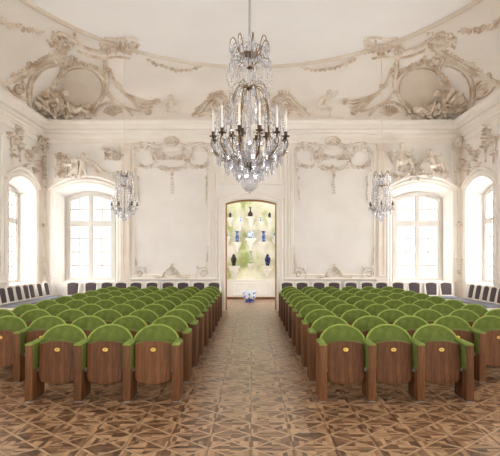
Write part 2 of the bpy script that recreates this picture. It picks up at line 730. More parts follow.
# surface to place stucco on: rays from the eye point meet the walls and the cove
mb = MB()
mb.grid(COVE_ROWS)
mb.add([(-XW, YB, 0), (XW, YB, 0), (XW, YB, ZC), (-XW, YB, ZC)], [(0, 1, 2, 3)])
mb.add([(-XW, YF, 0), (-XW, YB, 0), (-XW, YB, ZC), (-XW, YF, ZC)], [(0, 1, 2, 3)])
mb.add([(XW, YF, 0), (XW, YB, 0), (XW, YB, ZC), (XW, YF, ZC)], [(0, 1, 2, 3)])
mb.add([(e[0], e[1], HCEIL) for e, w in PER], [tuple(range(len(PER)))])
BVH = BVHTree.FromPolygons([tuple(v) for v in mb.v], mb.f)
EYE = Vector((0, 0, HC))


def hit(px, py):
    d = Vector(((px - CXP) / F, 1.0, (CYP - py) / F)).normalized()
    loc, n, i, dist = BVH.ray_cast(EYE, d)
    if n.dot(d) > 0:
        n = -n
    return loc, n


# cornice, mouldings
RECT = [(-XW, YF, 0), (XW, YF, 0), (XW, YB, 0), (-XW, YB, 0)]
CORN = [(0, 5.20), (.03, 5.20), (.035, 5.24), (.02, 5.26), (.02, 5.36), (.05, 5.38), (.06, 5.43), (.09, 5.44), (.09, 5.50), (.13, 5.52), (.17, 5.54),
        (.19, 5.58), (.28, 5.60), (.28, 5.75), (.31, 5.77), (.34, 5.81), (.35, 5.85), (.35, 5.875), (0, 5.875)]
mb = MB()
mb.sweep(RECT, (0, 0, 1), [(-u, z) for u, z in CORN], closed=True)
struct('cornice', mb, M['trim'], angle=30)

mb = MB()
oval = [(e[0], e[1], HCEIL) for e, w in PER]
mb.sweep(oval, (0, 0, -1), [(0.10, -0.04), (0.10, 0.07), (0.07, 0.09), (0.05, 0.07), (0.045, 0.02), (0.015, 0.02), (0.01, 0.05), (-0.015, 0.06), (-0.035, 0.04), (-0.04, 0.0)], closed=True)
struct('trim_1', mb, M['disc'], angle=30)

PROF_PANEL = [(-0.05, 0), (-0.045, 0.02), (-0.02, 0.035), (0.0, 0.02), (0.015, 0.03), (0.035, 0.03), (0.045, 0.0)]
PROF_ARCH = [(-0.02, 0), (-0.02, 0.03), (0.02, 0.05), (0.05, 0.035), (0.08, 0.05), (0.11, 0.065), (0.14, 0.05), (0.15, 0.0)]
BASEP = [(0, 0), (0.03, 0), (0.03, 0.16), (0.02, 0.19), (0, 0.2)]


def panel(mb, w, u0, u1, z0, z1, prof=PROF_PANEL):
    mb.sweep([w.p(u0, z0), w.p(u1, z0), w.p(u1, z1), w.p(u0, z1)], w.N, prof, closed=True)


def wx(px):
    return (px - CXP) * YB / F


def wz(py):
    return HC + (CYP - py) * YB / F


# panel frames on the back wall
mb = MB()
panel(mb, W_BACK, wx(133.5), wx(209.5), 1.10, 5.02)
panel(mb, W_BACK, wx(292), wx(375), 1.10, 5.02)
panel(mb, W_BACK, wx(222), wx(281), 3.98, 5.02)
for a, b in ((49.5, 52.5), (452.5, 455)):
    panel(mb, W_BACK, wx(a), wx(b), 1.10, 5.0, [(-0.02, 0), (-0.015, 0.015), (0.0, 0.02), (0.015, 0.015), (0.02, 0)])
for a in (213.5, 216.5, 286, 289):
    mb.sweep([W_BACK.p(wx(a), 1.0), W_BACK.p(wx(a), 5.15)], W_BACK.N, [(-0.03, 0), (-0.02, 0.03), (0.02, 0.03), (0.03, 0)])
struct('trim_2', mb, M['trim'], angle=30)

# flat pinkish pilasters beside the windows
mb = MB()
for a, b in ((121.5, 131), (377, 386)):
    x0, x1 = wx(a), wx(b)
    mb.box(x0, x1, YB - 0.05, YB + 0.01, 1.0, 5.16)
    mb.box(x0 - 0.03, x1 + 0.03, YB - 0.07, YB + 0.01, 0.0, 1.0)
    mb.box(x0 - 0.03, x1 + 0.03, YB - 0.07, YB + 0.01, 5.10, 5.20)
    mb.sweep([(x0 + 0.06, YB - 0.05, 1.1), (x1 - 0.06, YB - 0.05, 1.1), (x1 - 0.06, YB - 0.05, 5.0), (x0 + 0.06, YB - 0.05, 5.0)], (0, -1, 0),
             [(-0.02, 0), (-0.01, 0.018), (0.01, 0.018), (0.02, 0)], closed=True)
struct('trim_3', mb, M['pink'], angle=30)

# corner pilasters set at an angle
mb = MB()
for s in (-1, 1):
    a, b = Vector((s * 6.37, YB, 0)), Vector((s * XW, YB - 0.30, 0))
    for z0, z1, g in ((0, 1.0, .03), (1.0, 5.12, 0.0), (5.06, 5.22, .03)):
        d = (Vector((-s * g, -g, 0)))
        mb.prism([a + d + Vector((0, 0, z0)), b + d + Vector((0, 0, z0)), Vector((s * (XW + .02), YB + .02, z0))], (0, 0, z1 - z0))
struct('trim_4', mb, M['pink'], smooth=False)

# window and door surrounds
mb = MB()


def arch_path(w, c, half, z0, spring, apex):
    pts = arch2d(half, z0, spring, apex, 16)
    return [w.p(c + a, b) for a, b in pts[1:] + pts[:1]]


for w, c in [(W_BACK, XWL), (W_BACK, XWR)] + [(W_LEFT, y) for y in YSIDE] + [(W_RIGHT, y) for y in YSIDE]:
    pts = arch_path(w, c, WIN_HALF + 0.01, 0.20, WIN_SPRING, WIN_APEX)
    sgn = 1 if (w.U.cross(Vector((0, 0, 1))).dot(w.N) > 0) else -1
    mb.sweep(pts, w.N, [(sgn * u, v) for u, v in PROF_ARCH])
    # hood moulding above the arch
    hood = arch2d(WIN_HALF + 0.20, 3.5, WIN_SPRING + 0.06, WIN_APEX + 0.20, 16)[2:]
    mb.sweep([w.p(c + a, b) for a, b in hood], w.N, [(sgn * u, v) for u, v in [(-0.03, 0), (-0.03, 0.05), (0.02, 0.10), (0.05, 0.10), (0.07, 0.0)]])
struct('trim_5', mb, M['trim'], angle=30)

mb = MB()
pts = arch_path(W_BACK, 0.0, 0.82, 0.0, 3.38, 3.50)
mb.sweep(pts, W_BACK.N, [(u * 1.3, v * 1.2) for u, v in PROF_ARCH])
pts = arch_path(W_BACK, 0.0, 1.06, 0.0, 3.50, 3.68)
mb.sweep(pts, W_BACK.N, [(-0.03, 0), (-0.02, 0.03), (0.0, 0.05), (0.02, 0.03), (0.03, 0)])
struct('trim_6', mb, M['trim'], angle=30)

mb = MB()
o = arch_path(W_BACK, 0.0, 0.81, 0.0, 3.38, 3.50)
i_ = arch_path(W_BACK, 0.0, 0.765, 0.0, 3.34, 3.455)
f0 = [p + Vector((0, 0.30, 0)) for p in o]
f1 = [p + Vector((0, 0.30, 0)) for p in i_]
f2 = [p + Vector((0, 0.42, 0)) for p in i_]
mb.loft(f0, f1, closed=False)
mb.loft(f1, f2, closed=False)
dr = struct('door_1', mb, M['goldwood'], smooth=False)

# dado rail and baseboards
mb = MB()


def rail(mb, w, u0, u1, z, prof):
    mb.sweep([w.p(u0, z), w.p(u1, z)], w.N, prof)


RAIL = [(0.05, 0), (0.045, 0.03), (0.02, 0.05), (0.0, 0.055), (-0.02, 0.03), (-0.05, 0.02), (-0.05, 0)]
for u0, u1 in ((-6.3, -6.12), (-4.1, -0.98), (0.98, 4.3), (6.28, 6.35)):
    rail(mb, W_BACK, u0, u1, 1.0, RAIL)
    rail(mb, W_BACK, u0, u1, 0.08, [(0.08, 0), (0.08, 0.02), (-0.08, 0.035), (-0.08, 0)])
for w in (W_LEFT, W_RIGHT):
    ys = [YF] + [q for y in sorted(YSIDE) for q in (y - 1.1, y + 1.1)] + [16.98]
    for u0, u1 in zip(ys[::2], ys[1::2]):
        if u1 > u0:
            rail(mb, w, u0, u1, 1.0, RAIL)
            rail(mb, w, u0, u1, 0.08, [(0.08, 0), (0.08, 0.02), (-0.08, 0.035), (-0.08, 0)])
            if u1 - u0 > 0.6:
                panel(mb, w, u0 + 0.2, u1 - 0.2, 1.2, 4.95)
struct('baseboard_back', mb, M['trim'], angle=30)


# ------------------------------------------------------------------ windows
def build_window(name, w, c):
    root = bpy.data.objects.new(name, None)
    link(root)
    root.location = w.p(c, 0, -REV)
    # local axes: x along the wall seen from inside, y outward, z up
    U = w.U if w.U.cross(Vector((0, 0, 1))).dot(w.N) > 0 else -w.U
    root.rotation_euler = (0, 0, math.atan2(U.y, U.x))
    root['kind'] = 'structure'
    if name != 'window_1' and 'window_1' in bpy.data.objects:
        src = bpy.data.objects['window_1']
        for ch in src.children:
            k = ch.copy(); COL.objects.link(k); k.parent = root
            for g in ch.children:
                q = g.copy(); COL.objects.link(q); q.parent = k
    else:
        fr = MB()
        fr.sweep([(a, 0, b) for a, b in OPEN_IN], (0, -1, 0), [(0.0, -0.06), (0.0, 0.06), (-0.10, 0.06), (-0.11, 0.03), (-0.11, -0.06)], closed=True)
        fr.box(-0.79, 0.79, -0.05, 0.05, 2.70, 2.80)
        fr.box(-0.035, 0.035, -0.055, 0.05, 0.93, 3.74)
        part('window_frame', fr, M['winpaint'], root)
        sl = MB()
        sl.box(-0.80, 0.80, -0.16, 0.04, 0.86, 0.93)
        part('window_sill', sl, M['white'], root, 0.01)

        def top(x):
            R = (0.70 ** 2 + 0.17 ** 2) / (2 * 0.17)
            return 3.66 - R + math.sqrt(max(0, R * R - x * x))
        for x0, x1 in ((-0.69, -0.025), (0.025, 0.69)):
            for z0, z1 in ((0.97, 2.71), (2.79, None)):
                sa = MB()
                n = 6
                if z1 is None:
                    ol = [(x0, z0), (x1, z0)] + [(x1 + (x0 - x1) * i / n, top(x1 + (x0 - x1) * i / n)) for i in range(n + 1)]
                    zt = 3.5
                else:
                    ol = [(x0, z0), (x1, z0), (x1, z1), (x0, z1)]
                    zt = z1
                sa.sweep([(a, 0, b) for a, b in ol], (0, -1, 0), [(0, -0.03), (0, 0.03), (-0.045, 0.03), (-0.045, -0.03)], closed=True)
                xm = (x0 + x1) / 2
                sa.box(xm - 0.017, xm + 0.017, -0.018, 0.018, z0, zt if z1 else top(xm))
                rows = 4 if z1 else 2
                for k in range(1, rows):
                    zz = z0 + ((z1 or 3.62) - z0) * k / rows
                    sa.box(x0, x1, -0.018, 0.018, zz - 0.016, zz + 0.016)
                so = part('sash', sa, M['winpaint'], root, smooth=False)
                pn = MB()
                pn.add([(a, 0, b) for a, b in ol], [tuple(range(len(ol)))])
                part('pane', pn, M['pane'], so, smooth=False)
    q = w.p(c, 2.3, -REV - 0.12)
    portal(q, w.N, 1.5, 2.8)
    return root


build_window('window_1', W_BACK, XWL)
build_window('window_2', W_BACK, XWR)
k = 3
for w in (W_LEFT, W_RIGHT):
    for y in YSIDE:
        build_window('window_%d' % k, w, y)
        k += 1
for x in (-5.2, -2.7, 0.0, 2.7, 5.2):  # added windows, out of view behind the camera, for flat frontal fill
    build_window('window_%d' % k, W_FRONT, x)
    k += 1

# ------------------------------------------------------------------ porcelain cabinet beyond the door
YP = 22.3
y0 = YB + REV
mb = MB()
mb.add([(-2.8, YP, 0), (2.8, YP, 0), (2.8, YP, 4.9), (-2.8, YP, 4.9)], [(0, 1, 2, 3)])
struct('wall_beyond', mb, M['marbled'], smooth=False)
mb = MB()
WZ0, WZ1, WY0, WY1 = 1.3, 3.1, y0 + 1.3, YP - 1.7
for s in (-1, 1):
    X = 2.8 * s
    pl = [[(y0, 0), (YP, 0), (YP, 4.9), (y0, 4.9)], [(WY0, WZ0), (WY1, WZ0), (WY1, WZ1), (WY0, WZ1)]]
    tris = tessellate_polygon([[Vector((a, b, 0)) for a, b in q] for q in pl])
    mb.add([(X, a, b) for q in pl for a, b in q], [tuple(t) for t in tris])
    portal((s * 2.85, (WY0 + WY1) / 2, 2.55), (-s, 0, 0), WY1 - WY0, WZ1 - WZ0)
# the other face of the hall's back wall
pl = [[(-2.8, 0), (-0.81, 0)] + DOOR_OUT[2:][::-1] + [(0.81, 0), (2.8, 0), (2.8, 4.9), (-2.8, 4.9)]]
tris = tessellate_polygon([[Vector((a, b, 0)) for a, b in pl[0]]])
mb.add([(a, y0, b) for a, b in pl[0]], [tuple(t) for t in tris])
struct('wall_alcove', mb, M['white'], smooth=False)
mb = MB()
mb.add([(-2.8, y0, 4.9), (2.8, y0, 4.9), (2.8, YP, 4.9), (-2.8, YP, 4.9)], [(0, 1, 2, 3)])
struct('ceiling_alcove', mb, M['ceil'], smooth=False)
mb = MB()
mb.box(-2.79, 2.79, YP - 0.06, YP, 0.09, 0.74)
mb.box(-2.79, 2.79, YP - 0.09, YP, 0.72, 0.79)
for a in (-1.6, 0.0, 1.6):
    mb.sweep([(a - .72, YP - .06, .18), (a + .72, YP - .06, .18), (a + .72, YP - .06, .64), (a - .72, YP - .06, .64)], (0, -1, 0),
             [(-0.03, 0), (-0.02, 0.015), (0.02, 0.015), (0.03, 0)], closed=True)
struct('trim_7', mb, M['white'], smooth=False)
mb = MB()
mb.box(-2.79, 2.79, YP - 0.10, YP, 0.0, 0.09)
struct('baseboard_beyond', mb, M['darkwood'], smooth=False)


def PZ(py, Y):
    return HC + (CYP - py) * Y / F


def PX(px, Y):
    return (px - CXP) * Y / F


YV = YP - 0.17                 # vases and brackets stand just off the wall
VP = {
    'bottle': [(.30, 0), (.42, .02), (.50, .15), (.46, .34), (.28, .46), (.14, .56), (.11, .80), (.13, .92), (.17, 1.0), (.12, 1.0), (.06, .9)],
    'beaker': [(.36, 0), (.42, .03), (.34, .16), (.46, .34), (.48, .46), (.34, .60), (.26, .70), (.34, .86), (.48, 1.0), (.42, 1.0), (.26, .86)],
    'jar': [(.30, 0), (.36, .03), (.48, .26), (.50, .50), (.44, .72), (.30, .86), (.26, .96), (.30, 1.0), (.22, 1.0), (.2, .9)],
    'potiche': [(.26, 0), (.30, .03), (.30, .12), (.46, .40), (.50, .55), (.40, .70), (.22, .76), (.30, .78), (.26, .86), (.10, .92), (.10, .97), (.04, 1.0), (0, 1.0)],
    'column': [(.42, 0), (.46, .04), (.34, .10), (.36, .45), (.38, .50), (.36, .55), (.34, .86), (.50, .96), (.48, 1.0), (.3, .95)],
    'cup': [(.30, 0), (.34, .05), (.5, .5), (.3, .8), (.1, .9), (0.0, 1.0)],
}
brk_i = 0


def vase(px, y0p, y1p, wpx, kind, mat, label, blabel, bw=None, name='porcelain_vase'):
    x, z0, z1 = PX(px, YV), PZ(y1p, YV), PZ(y0p, YV)
    wd = wpx * YV / F
    h = z1 - z0
    t = thing(name, label, 'vase', (x, YV, z0), 0, 'vases on the wall brackets')
    m1 = MB()
    m1.lathe([(r * wd, z * h) for r, z in VP[kind]], 18)
    m1.add([(0.3 * wd * math.cos(a * PI / 6), 0.3 * wd * math.sin(a * PI / 6), 0) for a in range(12)], [tuple(range(12))])
    part('vase_body', m1, mat, t, angle=60)
    if kind == 'potiche':
        m2 = MB()
        m2.lathe([(.31 * wd, .765 * h), (.32 * wd, .78 * h), (.20 * wd, .88 * h), (.06 * wd, .92 * h), (.08 * wd, .97 * h), (0, 1.01 * h)], 16)
        part('lid', m2, mat, t, angle=60)
    elif kind == 'bottle':
        m2 = MB()
        m2.lathe([(.12 * wd, .92 * h), (.20 * wd, .97 * h), (.19 * wd, 1.02 * h), (.08 * wd, 1.0 * h)], 14)
        part('rim', m2, mat, t, angle=60)
    # bracket of white stucco below
    bw = (bw or wpx * 1.35) * 1.35 * YV / F
    b = MB()
    rz = z0 - 0.001
    dep = YP - YV
    prof = [(0.001, -0.46), (.14, -0.44), (.22, -0.36), (.24, -.28), (.36, -.20), (.40, -.12), (.36, -.10), (.48, -.07), (.5, -.05), (.5, 0), (0, 0)]
    vs, rows = [], []
    for r, z in prof:
        rows.append([(x + r * bw * math.cos(PI + PI * k2 / 12), YP - 0.003 + r * 2 * (dep + 0.10) * math.sin(PI + PI * k2 / 12), rz + z * max(0.6, bw / .42)) for k2 in range(13)])
    b.grid(rows)
    bo = solo('wall_bracket', b, M['marblewhite'], blabel, 'bracket', 'white stucco brackets', angle=50)


vase(250.3, 207.2, 216.6, 5.4, 'bottle', M['black'], 'black long-necked bottle vase at the top centre of the cabinet wall', 'tall white bracket under the black long-necked bottle', 7)
vase(230.2, 212.0, 217.6, 3.0, 'cup', M['navy'], 'tiny dark lidded pot on the top row, left-side bracket', 'white bracket under the tiny dark pot, left-side top row', 6)
vase(269.6, 212.0, 217.6, 3.0, 'cup', M['navy'], 'tiny dark lidded pot on the top row, right-side bracket', 'white bracket under the tiny dark pot, right-side top row', 6)
vase(240.4, 217.4, 222.6, 2.0, 'beaker', M['bluewhite'], 'tiny pale blue vase beside and below the black bottle, left-side', 'little white bracket under the pale blue vase, left-side', 4)
vase(260.2, 217.4, 222.6, 2.0, 'beaker', M['bluewhite'], 'tiny pale blue vase beside and below the black bottle, right-side', 'little white bracket under the pale blue vase, right-side', 4)
vase(237.2, 231.0, 241.8, 4.4, 'beaker', M['blue'], 'cobalt blue beaker vase on the middle row, left-side of the jar', 'white bracket under the cobalt beaker vase, left-side', 7)
vase(263.7, 231.0, 241.8, 4.4, 'beaker', M['blue'], 'cobalt blue beaker vase on the middle row, right-side of the jar', 'white bracket under the cobalt beaker vase, right-side', 7)
vase(250.8, 231.0, 238.2, 6.4, 'jar', M['bluewhite'], 'round blue and white ginger jar at the centre of the cabinet wall', 'tall white bracket under the round blue and white jar', 8)
vase(227.0, 232.2, 237.6, 2.6, 'cup', M['bluewhite'], 'small blue pot half hidden by the door frame, left-side', 'white bracket half hidden by the door frame, left-side', 5)
vase(274.8, 232.2, 237.6, 2.6, 'cup', M['bluewhite'], 'small blue pot half hidden by the door frame, right-side', 'white bracket half hidden by the door frame, right-side', 5)
vase(233.8, 253.6, 265.8, 6.0, 'potiche', M['black'], 'black lidded baluster jar on the lowest row', 'white bracket under the black lidded jar', 9)
vase(267.6, 253.6, 265.8, 6.0, 'potiche', M['navy'], 'navy blue lidded baluster jar on the lowest row', 'white bracket under the navy lidded jar', 9)
vase(250.8, 251.0, 263.4, 3.6, 'column', M['verte'], 'slim grey-green vase on the lowest row between two lidded jars', 'white bracket under the slim grey-green vase', 5)

t = thing('porcelain_basin', 'blue and white porcelain basin on the floor of the cabinet beyond the door', 'basin', (PX(249.5, 20.8), 20.8, 0))
m1 = MB()
m1.lathe([(.10, .10), (.20, .11), (.235, .16), (.25, .28), (.262, .40), (.245, .40), (.23, .30), (.17, .17), (0, .16)], 28)
part('bowl', m1, M['bluewhite'], t, angle=60)
m2 = MB()
m2.lathe([(.17, 0), (.19, .015), (.17, .05), (.14, .075), (.17, .105), (.12, .11)], 28)
part('foot', m2, M['blue'], t, angle=60)


# ------------------------------------------------------------------ stucco relief tools
class Orn(MB):
    """relief worked on the walls and cove; (a, b) are picture-frame coordinates of the spot, h height off the surface"""
    def P(self, a, b, h=0.0):
        p, n = hit(a, b)
        return p + n * h

    def mpp(self, a, b):
        return hit(a, b)[0].y / F

    def rib(self, pts, r0, r1=None, h=0.0, n=6, seg=6):
        q = smooth_path(pts, n)
        m = len(q)
        r1 = r0 if r1 is None else r1
        if pts[0][1] < 118.5:
            r0, r1, h = r0 * .72, r1 * .72, h * .7
        else:
            r0, r1 = r0 * .75, r1 * .75
        pp = [self.P(a, b, h) for a, b in q]
        rs = [r0 + (r1 - r0) * i / (m - 1) for i in range(m)]
        self.tube(pp, rs, seg)

    def volute(self, cx, cy, r, turns, a0, sgn, rad, h=0.02):
        n = int(14 * turns) + 4
        q = []
        for i in range(n):
            f = i / (n - 1)
            a = math.radians(a0) + sgn * 2 * PI * turns * f
            rr = r * (1 - 0.85 * f)
            q.append((cx + rr * math.cos(a), cy + rr * math.sin(a)))
        self.tube([self.P(a, b, h) for a, b in q], [rad * (1 - 0.4 * i / n) for i in range(n)], 6)

    def leaf(self, a, b, ang, ln, wd, hz=0.03, h=0.02):
        """leaf of length ln, width wd (picture units), growing from (a, b) along ang (degrees, 0 = right, 90 = up)"""
        p, n = hit(a, b)
        m = p.y / F
        ex = Vector((0, 1 if n.x > 0 else -1, 0)) if abs(n.x) > 0.9 else (Vector((1, 0, 0)) - n * n.x).normalized()
        ey = n.cross(ex).normalized()
        if ey.z < 0:
            ey = -ey
        an = math.radians(ang)
        d = ex * math.cos(an) + ey * math.sin(an)
        s = n.cross(d).normalized()
        rot = Matrix((d, s, n)).transposed()
        self.ball(p + d * (ln * m * 0.5) + n * h, ln * m * 0.55, wd * m * 0.5, hz, rot)

    def spray(self, pts, ln, wd, step=2.2, spread=50, hz=0.03, both=True):
        q = smooth_path(pts, 8)
        acc = 0.0
        for (a0, b0), (a1, b1) in zip(q, q[1:]):
            acc += math.hypot(a1 - a0, b1 - b0)
            if acc >= step:
                acc = 0.0
                ang = math.degrees(math.atan2(-(b1 - b0), a1 - a0))
                for s in ((1, -1) if both else (1,)):
                    self.leaf(a0, b0, ang + s * (spread + random.uniform(-12, 12)), ln * random.uniform(.75, 1.2), wd, hz, 0.015)

    def flowers(self, pts, size, step=2.6, jit=0.6, hz=0.05):
        q = smooth_path(pts, 8)
        acc = step
        for (a0, b0), (a1, b1) in zip(q, q[1:]):
            acc += math.hypot(a1 - a0, b1 - b0)
            if acc >= step:
                acc = 0.0
                self.flower(a0 + random.uniform(-jit, jit), b0 + random.uniform(-jit, jit), size * random.uniform(.7, 1.2), hz)

    def flower(self, a, b, r, hz=0.05):
        k0 = random.uniform(0, 60)
        for k2 in range(5):
            self.leaf(a, b, k0 + 72 * k2, r, r * 0.7, hz * 0.6, 0.03)
        self.leaf(a - r * .2, b, 0, r * .4, r * .4, hz, 0.03)

    def shell(self, cx, cy, r, a0, a1, n, rad):
        for i in range(n):
            an = math.radians(a0 + (a1 - a0) * i / (n - 1))
            self.rib([(cx, cy), (cx + r * .5 * math.cos(an), cy - r * .5 * math.sin(an)), (cx + r * math.cos(an), cy - r * math.sin(an))], rad * .5, rad, 0.02, 3)

    def clutter(self, a0, a1, b0, b1, n, s0, s1, hz=0.06):
        for _ in range(n):
            a, b = random.uniform(a0, a1), random.uniform(b0, b1)
            s = random.uniform(s0, s1)
            self.leaf(a, b, random.uniform(0, 360), s, s * random.uniform(.4, .8), random.uniform(.4, 1) * hz, random.uniform(0, hz))


def mir(pts):
    return [(502 - a, b) for a, b in pts]


# ------------------------------------------------------------------ stucco figures
POSES = {
    # joints (x, up, out): pelvis, chest, head, (shoulder elbow hand) x2, (hip knee foot) x2
    'sit': dict(pel=(0, .16, .13), che=(0, .44, .14), head=(.02, .70, .17), la=[(-.13, .48, .14), (-.27, .36, .2), (-.34, .50, .26)],
                ra=[(.13, .48, .14), (.27, .40, .2), (.36, .54, .22)], ll=[(-.08, .14, .16), (-.2, .13, .36), (-.22, -.14, .36)], rl=[(.08, .14, .16), (.25, .18, .32), (.33, -.06, .36)]),
    'reach': dict(pel=(0, .18, .13), che=(-.04, .46, .15), head=(-.1, .72, .18), la=[(-.16, .52, .14), (-.34, .62, .2), (-.46, .80, .2)],
                  ra=[(.10, .50, .14), (.24, .36, .24), (.30, .20, .28)], ll=[(-.08, .14, .16), (-.16, .02, .36), (-.10, -.24, .34)], rl=[(.08, .14, .16), (.30, .10, .3), (.42, -.12, .3)]),
    'recline': dict(pel=(.12, .10, .13), che=(-.12, .28, .15), head=(-.26, .50, .18), la=[(-.22, .26, .16), (-.36, .12, .2), (-.26, .0, .26)],
                    ra=[(-.02, .34, .14), (.14, .36, .24), (.26, .28, .26)], ll=[(.16, .06, .16), (.38, .16, .28), (.56, .0, .26)], rl=[(.18, .12, .12), (.42, .10, .16), (.66, .04, .16)]),
    'stand': dict(pel=(0, .42, .12), che=(0, .70, .13), head=(.03, .97, .16), la=[(-.13, .76, .14), (-.28, .66, .2), (-.30, .86, .26)],
                  ra=[(.13, .76, .14), (.30, .70, .16), (.40, .58, .2)], ll=[(-.07, .38, .13), (-.10, .2, .2), (-.10, 0, .14)], rl=[(.08, .38, .13), (.14, .2, .22), (.20, .0, .14)]),
}


def cherub_mesh(name, pose, wings=False):
    P = POSES[pose]
    m = MB()

    def cap(a, b, r0, r1):
        a, b = Vector(a), Vector(b)
        m.tube([a, a.lerp(b, .5), b], [r0, (r0 + r1) / 2 * 1.04, r1], 10)
        m.ball(a, r0); m.ball(b, r1)

    def v(p):
        return Vector((p[0], -p[2], p[1]))
    pel, che, head = v(P['pel']), v(P['che']), v(P['head'])
    cap(pel, pel.lerp(che, .55), .125, .115)
    cap(pel.lerp(che, .5), che, .115, .12)
    cap(che, head, .06, .06)
    m.ball(head, .105, .112, .125)
    m.ball(head + Vector((0, .03, .04)), .112, .10, .10)      # hair
    for s in (-1, 1):
        m.ball(head + Vector((s * .085, .02, .02)), .05)
        m.ball(head + Vector((s * .045, -.085, -.02)), .035)  # cheeks
    m.ball(head + Vector((0, -.12, -.005)), .022)             # nose
    m.ball(head + Vector((0, -.09, -.07)), .035)              # chin
    for k2 in ('la', 'ra'):
        a, b, c = map(v, P[k2])
        cap(a, b, .06, .047); cap(b, c, .047, .036)
        m.ball(c, .045)
    for k2 in ('ll', 'rl'):
        a, b, c = map(v, P[k2])
        cap(a, b, .09, .065); cap(b, c, .065, .042)
        m.ball(c + Vector((0, -.035, -.005)), .036, .065, .03)
    if wings:
        for s in (-1, 1):
            for k2 in range(4):
                q = che + Vector((s * (.13 + .05 * k2), .05, .10 - .07 * k2))
                m.ball(q, .13 - .02 * k2, .03, .05, Matrix.Rotation(s * -.5, 3, 'Y'))
    me = m.mesh(name, M['figure'])
    o = bpy.data.objects.new('tmp', me)
    COL.objects.link(o)
    r = o.modifiers.new('r', 'REMESH')
    r.mode = 'VOXEL'
    r.voxel_size = 0.016
    s = o.modifiers.new('s', 'SMOOTH')
    s.iterations = 3
    dg = bpy.context.evaluated_depsgraph_get()
    out = bpy.data.meshes.new_from_object(o.evaluated_get(dg))
    out.name = name
    bpy.data.objects.remove(o)
    out.polygons.foreach_set('use_smooth', [True] * len(out.polygons))
    return out


CHER = {(p, wg): cherub_mesh('cherub_' + p, p, wg) for p, wg in (('sit', True), ('reach', False), ('recline', False), ('stand', True), ('sit', False))}


def cherub(pose, wg, px, py, hpx, label, flip=False, tilt=0.0, out=0.0, dark=False, yfix=None, rz=0.0):
    """figure whose seat is at picture spot (px, py); hpx: size of one figure unit"""
    if yfix is not None:
        p = Vector((PX(px, yfix), yfix, PZ(py, yfix)))
        n = Vector((0, -1, 0))
    else:
        p, n = hit(px, py)
    s = hpx * p.y / F
    o = bpy.data.objects.new('stucco_cherub', CHER[(pose, wg)] if not dark else CHER_D[(pose, wg)])
    link(o)
    o.location = p + n * out
    o.rotation_euler = (0, tilt, rz)
    o.scale = (-s if flip else s, s, s)
    o['label'], o['category'] = label, 'stucco figure'
    return o


CHER_D = {}
for k2, me in CHER.items():
    c = me.copy()
    c.materials.clear()
    c.materials.append(M['stucco_dark'])
    CHER_D[k2] = c


def relief(name, mbo, mat, label, cat='stucco relief', group=None):
    return solo(name, mbo, mat, label, cat, group, angle=60)


# ---- back wall: hanging ornament at the top of the two tall panels
def top_ornament(x0, x1):
    o = Orn()
    xm = (x0 + x1) / 2
    W = x1 - x0
    # oval cartouche with a curled rim
    o.rib([(xm + 7 * math.cos(a), 141.5 + 4.2 * math.sin(a)) for a in [2 * PI * i / 10 for i in range(11)]], .045, .045, .05, 3)
    o.rib([(xm - 5, 143.5), (xm, 139.5), (xm + 5, 143.5)], .035, .035, .05)
    o.leaf(xm - 4.5, 142, 0, 9, 5, .05, .03)
    for s in (-1, 1):
        f = lambda a: xm + s * a
        o.rib([(f(8), 143), (f(14), 145.5), (f(20), 144), (f(28), 142.5), (f(36), 144)], .03, .022, .03)
        o.volute(f(30), 145.5, 3.2, 1.4, -90, s, .028)
        o.volute(f(23), 148, 2.6, 1.3, 90, -s, .025)
        o.volute(f(35), 150, 2.8, 1.3, 200 if s > 0 else -20, s, .025)
        o.rib([(f(10), 146), (f(14), 150), (f(19), 155), (f(18), 160), (f(13), 163)], .03, .02, .03)
        o.rib([(f(20), 147), (f(21), 153), (f(17), 158), (f(19), 164), (f(27), 167), (f(33), 166)], .03, .02, .03)
        o.spray([(f(9), 149), (f(13), 153), (f(11), 157), (f(5), 158)], 3.4, 1.4, 1.6)
        o.spray([(f(17), 164), (f(22), 167), (f(30), 166.5), (f(34), 164)], 3.0, 1.3, 1.8)
        o.spray([(f(36), 146), (f(37.5), 154), (f(36), 163), (f(37), 172)], 2.6, 1.1, 1.8)
        o.rib([(f(37), 172), (f(35), 176), (f(34.5), 188), (f(34), 203)], .012, .012, .01)
        o.flowers([(f(34), 177), (f(34.5), 184), (f(34), 192), (f(34), 202)], 1.2, 2.2, .4, .04)
        o.leaf(f(16), 146, 90 + s * -30, 5, 2, .04)
        o.clutter(min(f(6), f(22)), max(f(6), f(22)), 147, 160, 26, 1.2, 3.0, .05)
        o.clutter(min(f(26), f(38)), max(f(26), f(38)), 144, 152, 12, 1.0, 2.6, .04)
        o.rib([(f(4), 168), (f(9), 170), (f(15), 167)], .028, .018, .03)
    o.flowers([(xm - 9, 155), (xm, 157.5), (xm + 9, 155)], 2.0, 2.2, .7, .06)
    o.spray([(xm - 14, 166), (xm - 5, 169), (xm + 5, 169), (xm + 14, 166)], 3.4, 1.4, 1.5)
    o.flowers([(xm, 168), (xm, 172), (xm + .5, 178)], 2.4, 2.4, .8, .07)
    o.spray([(xm, 176), (xm, 184), (xm + 1, 194)], 2.4, 1.0, 1.8)
    return o


relief('stucco_ornament', top_ornament(133, 211), M['stucco'], 'hanging stucco ornament above the blank wall panel, left-side of the doorway', group='hanging panel ornaments')
relief('stucco_ornament', top_ornament(291, 375), M['stucco'], 'hanging stucco ornament above the blank wall panel, right-side of the doorway', group='hanging panel ornaments')


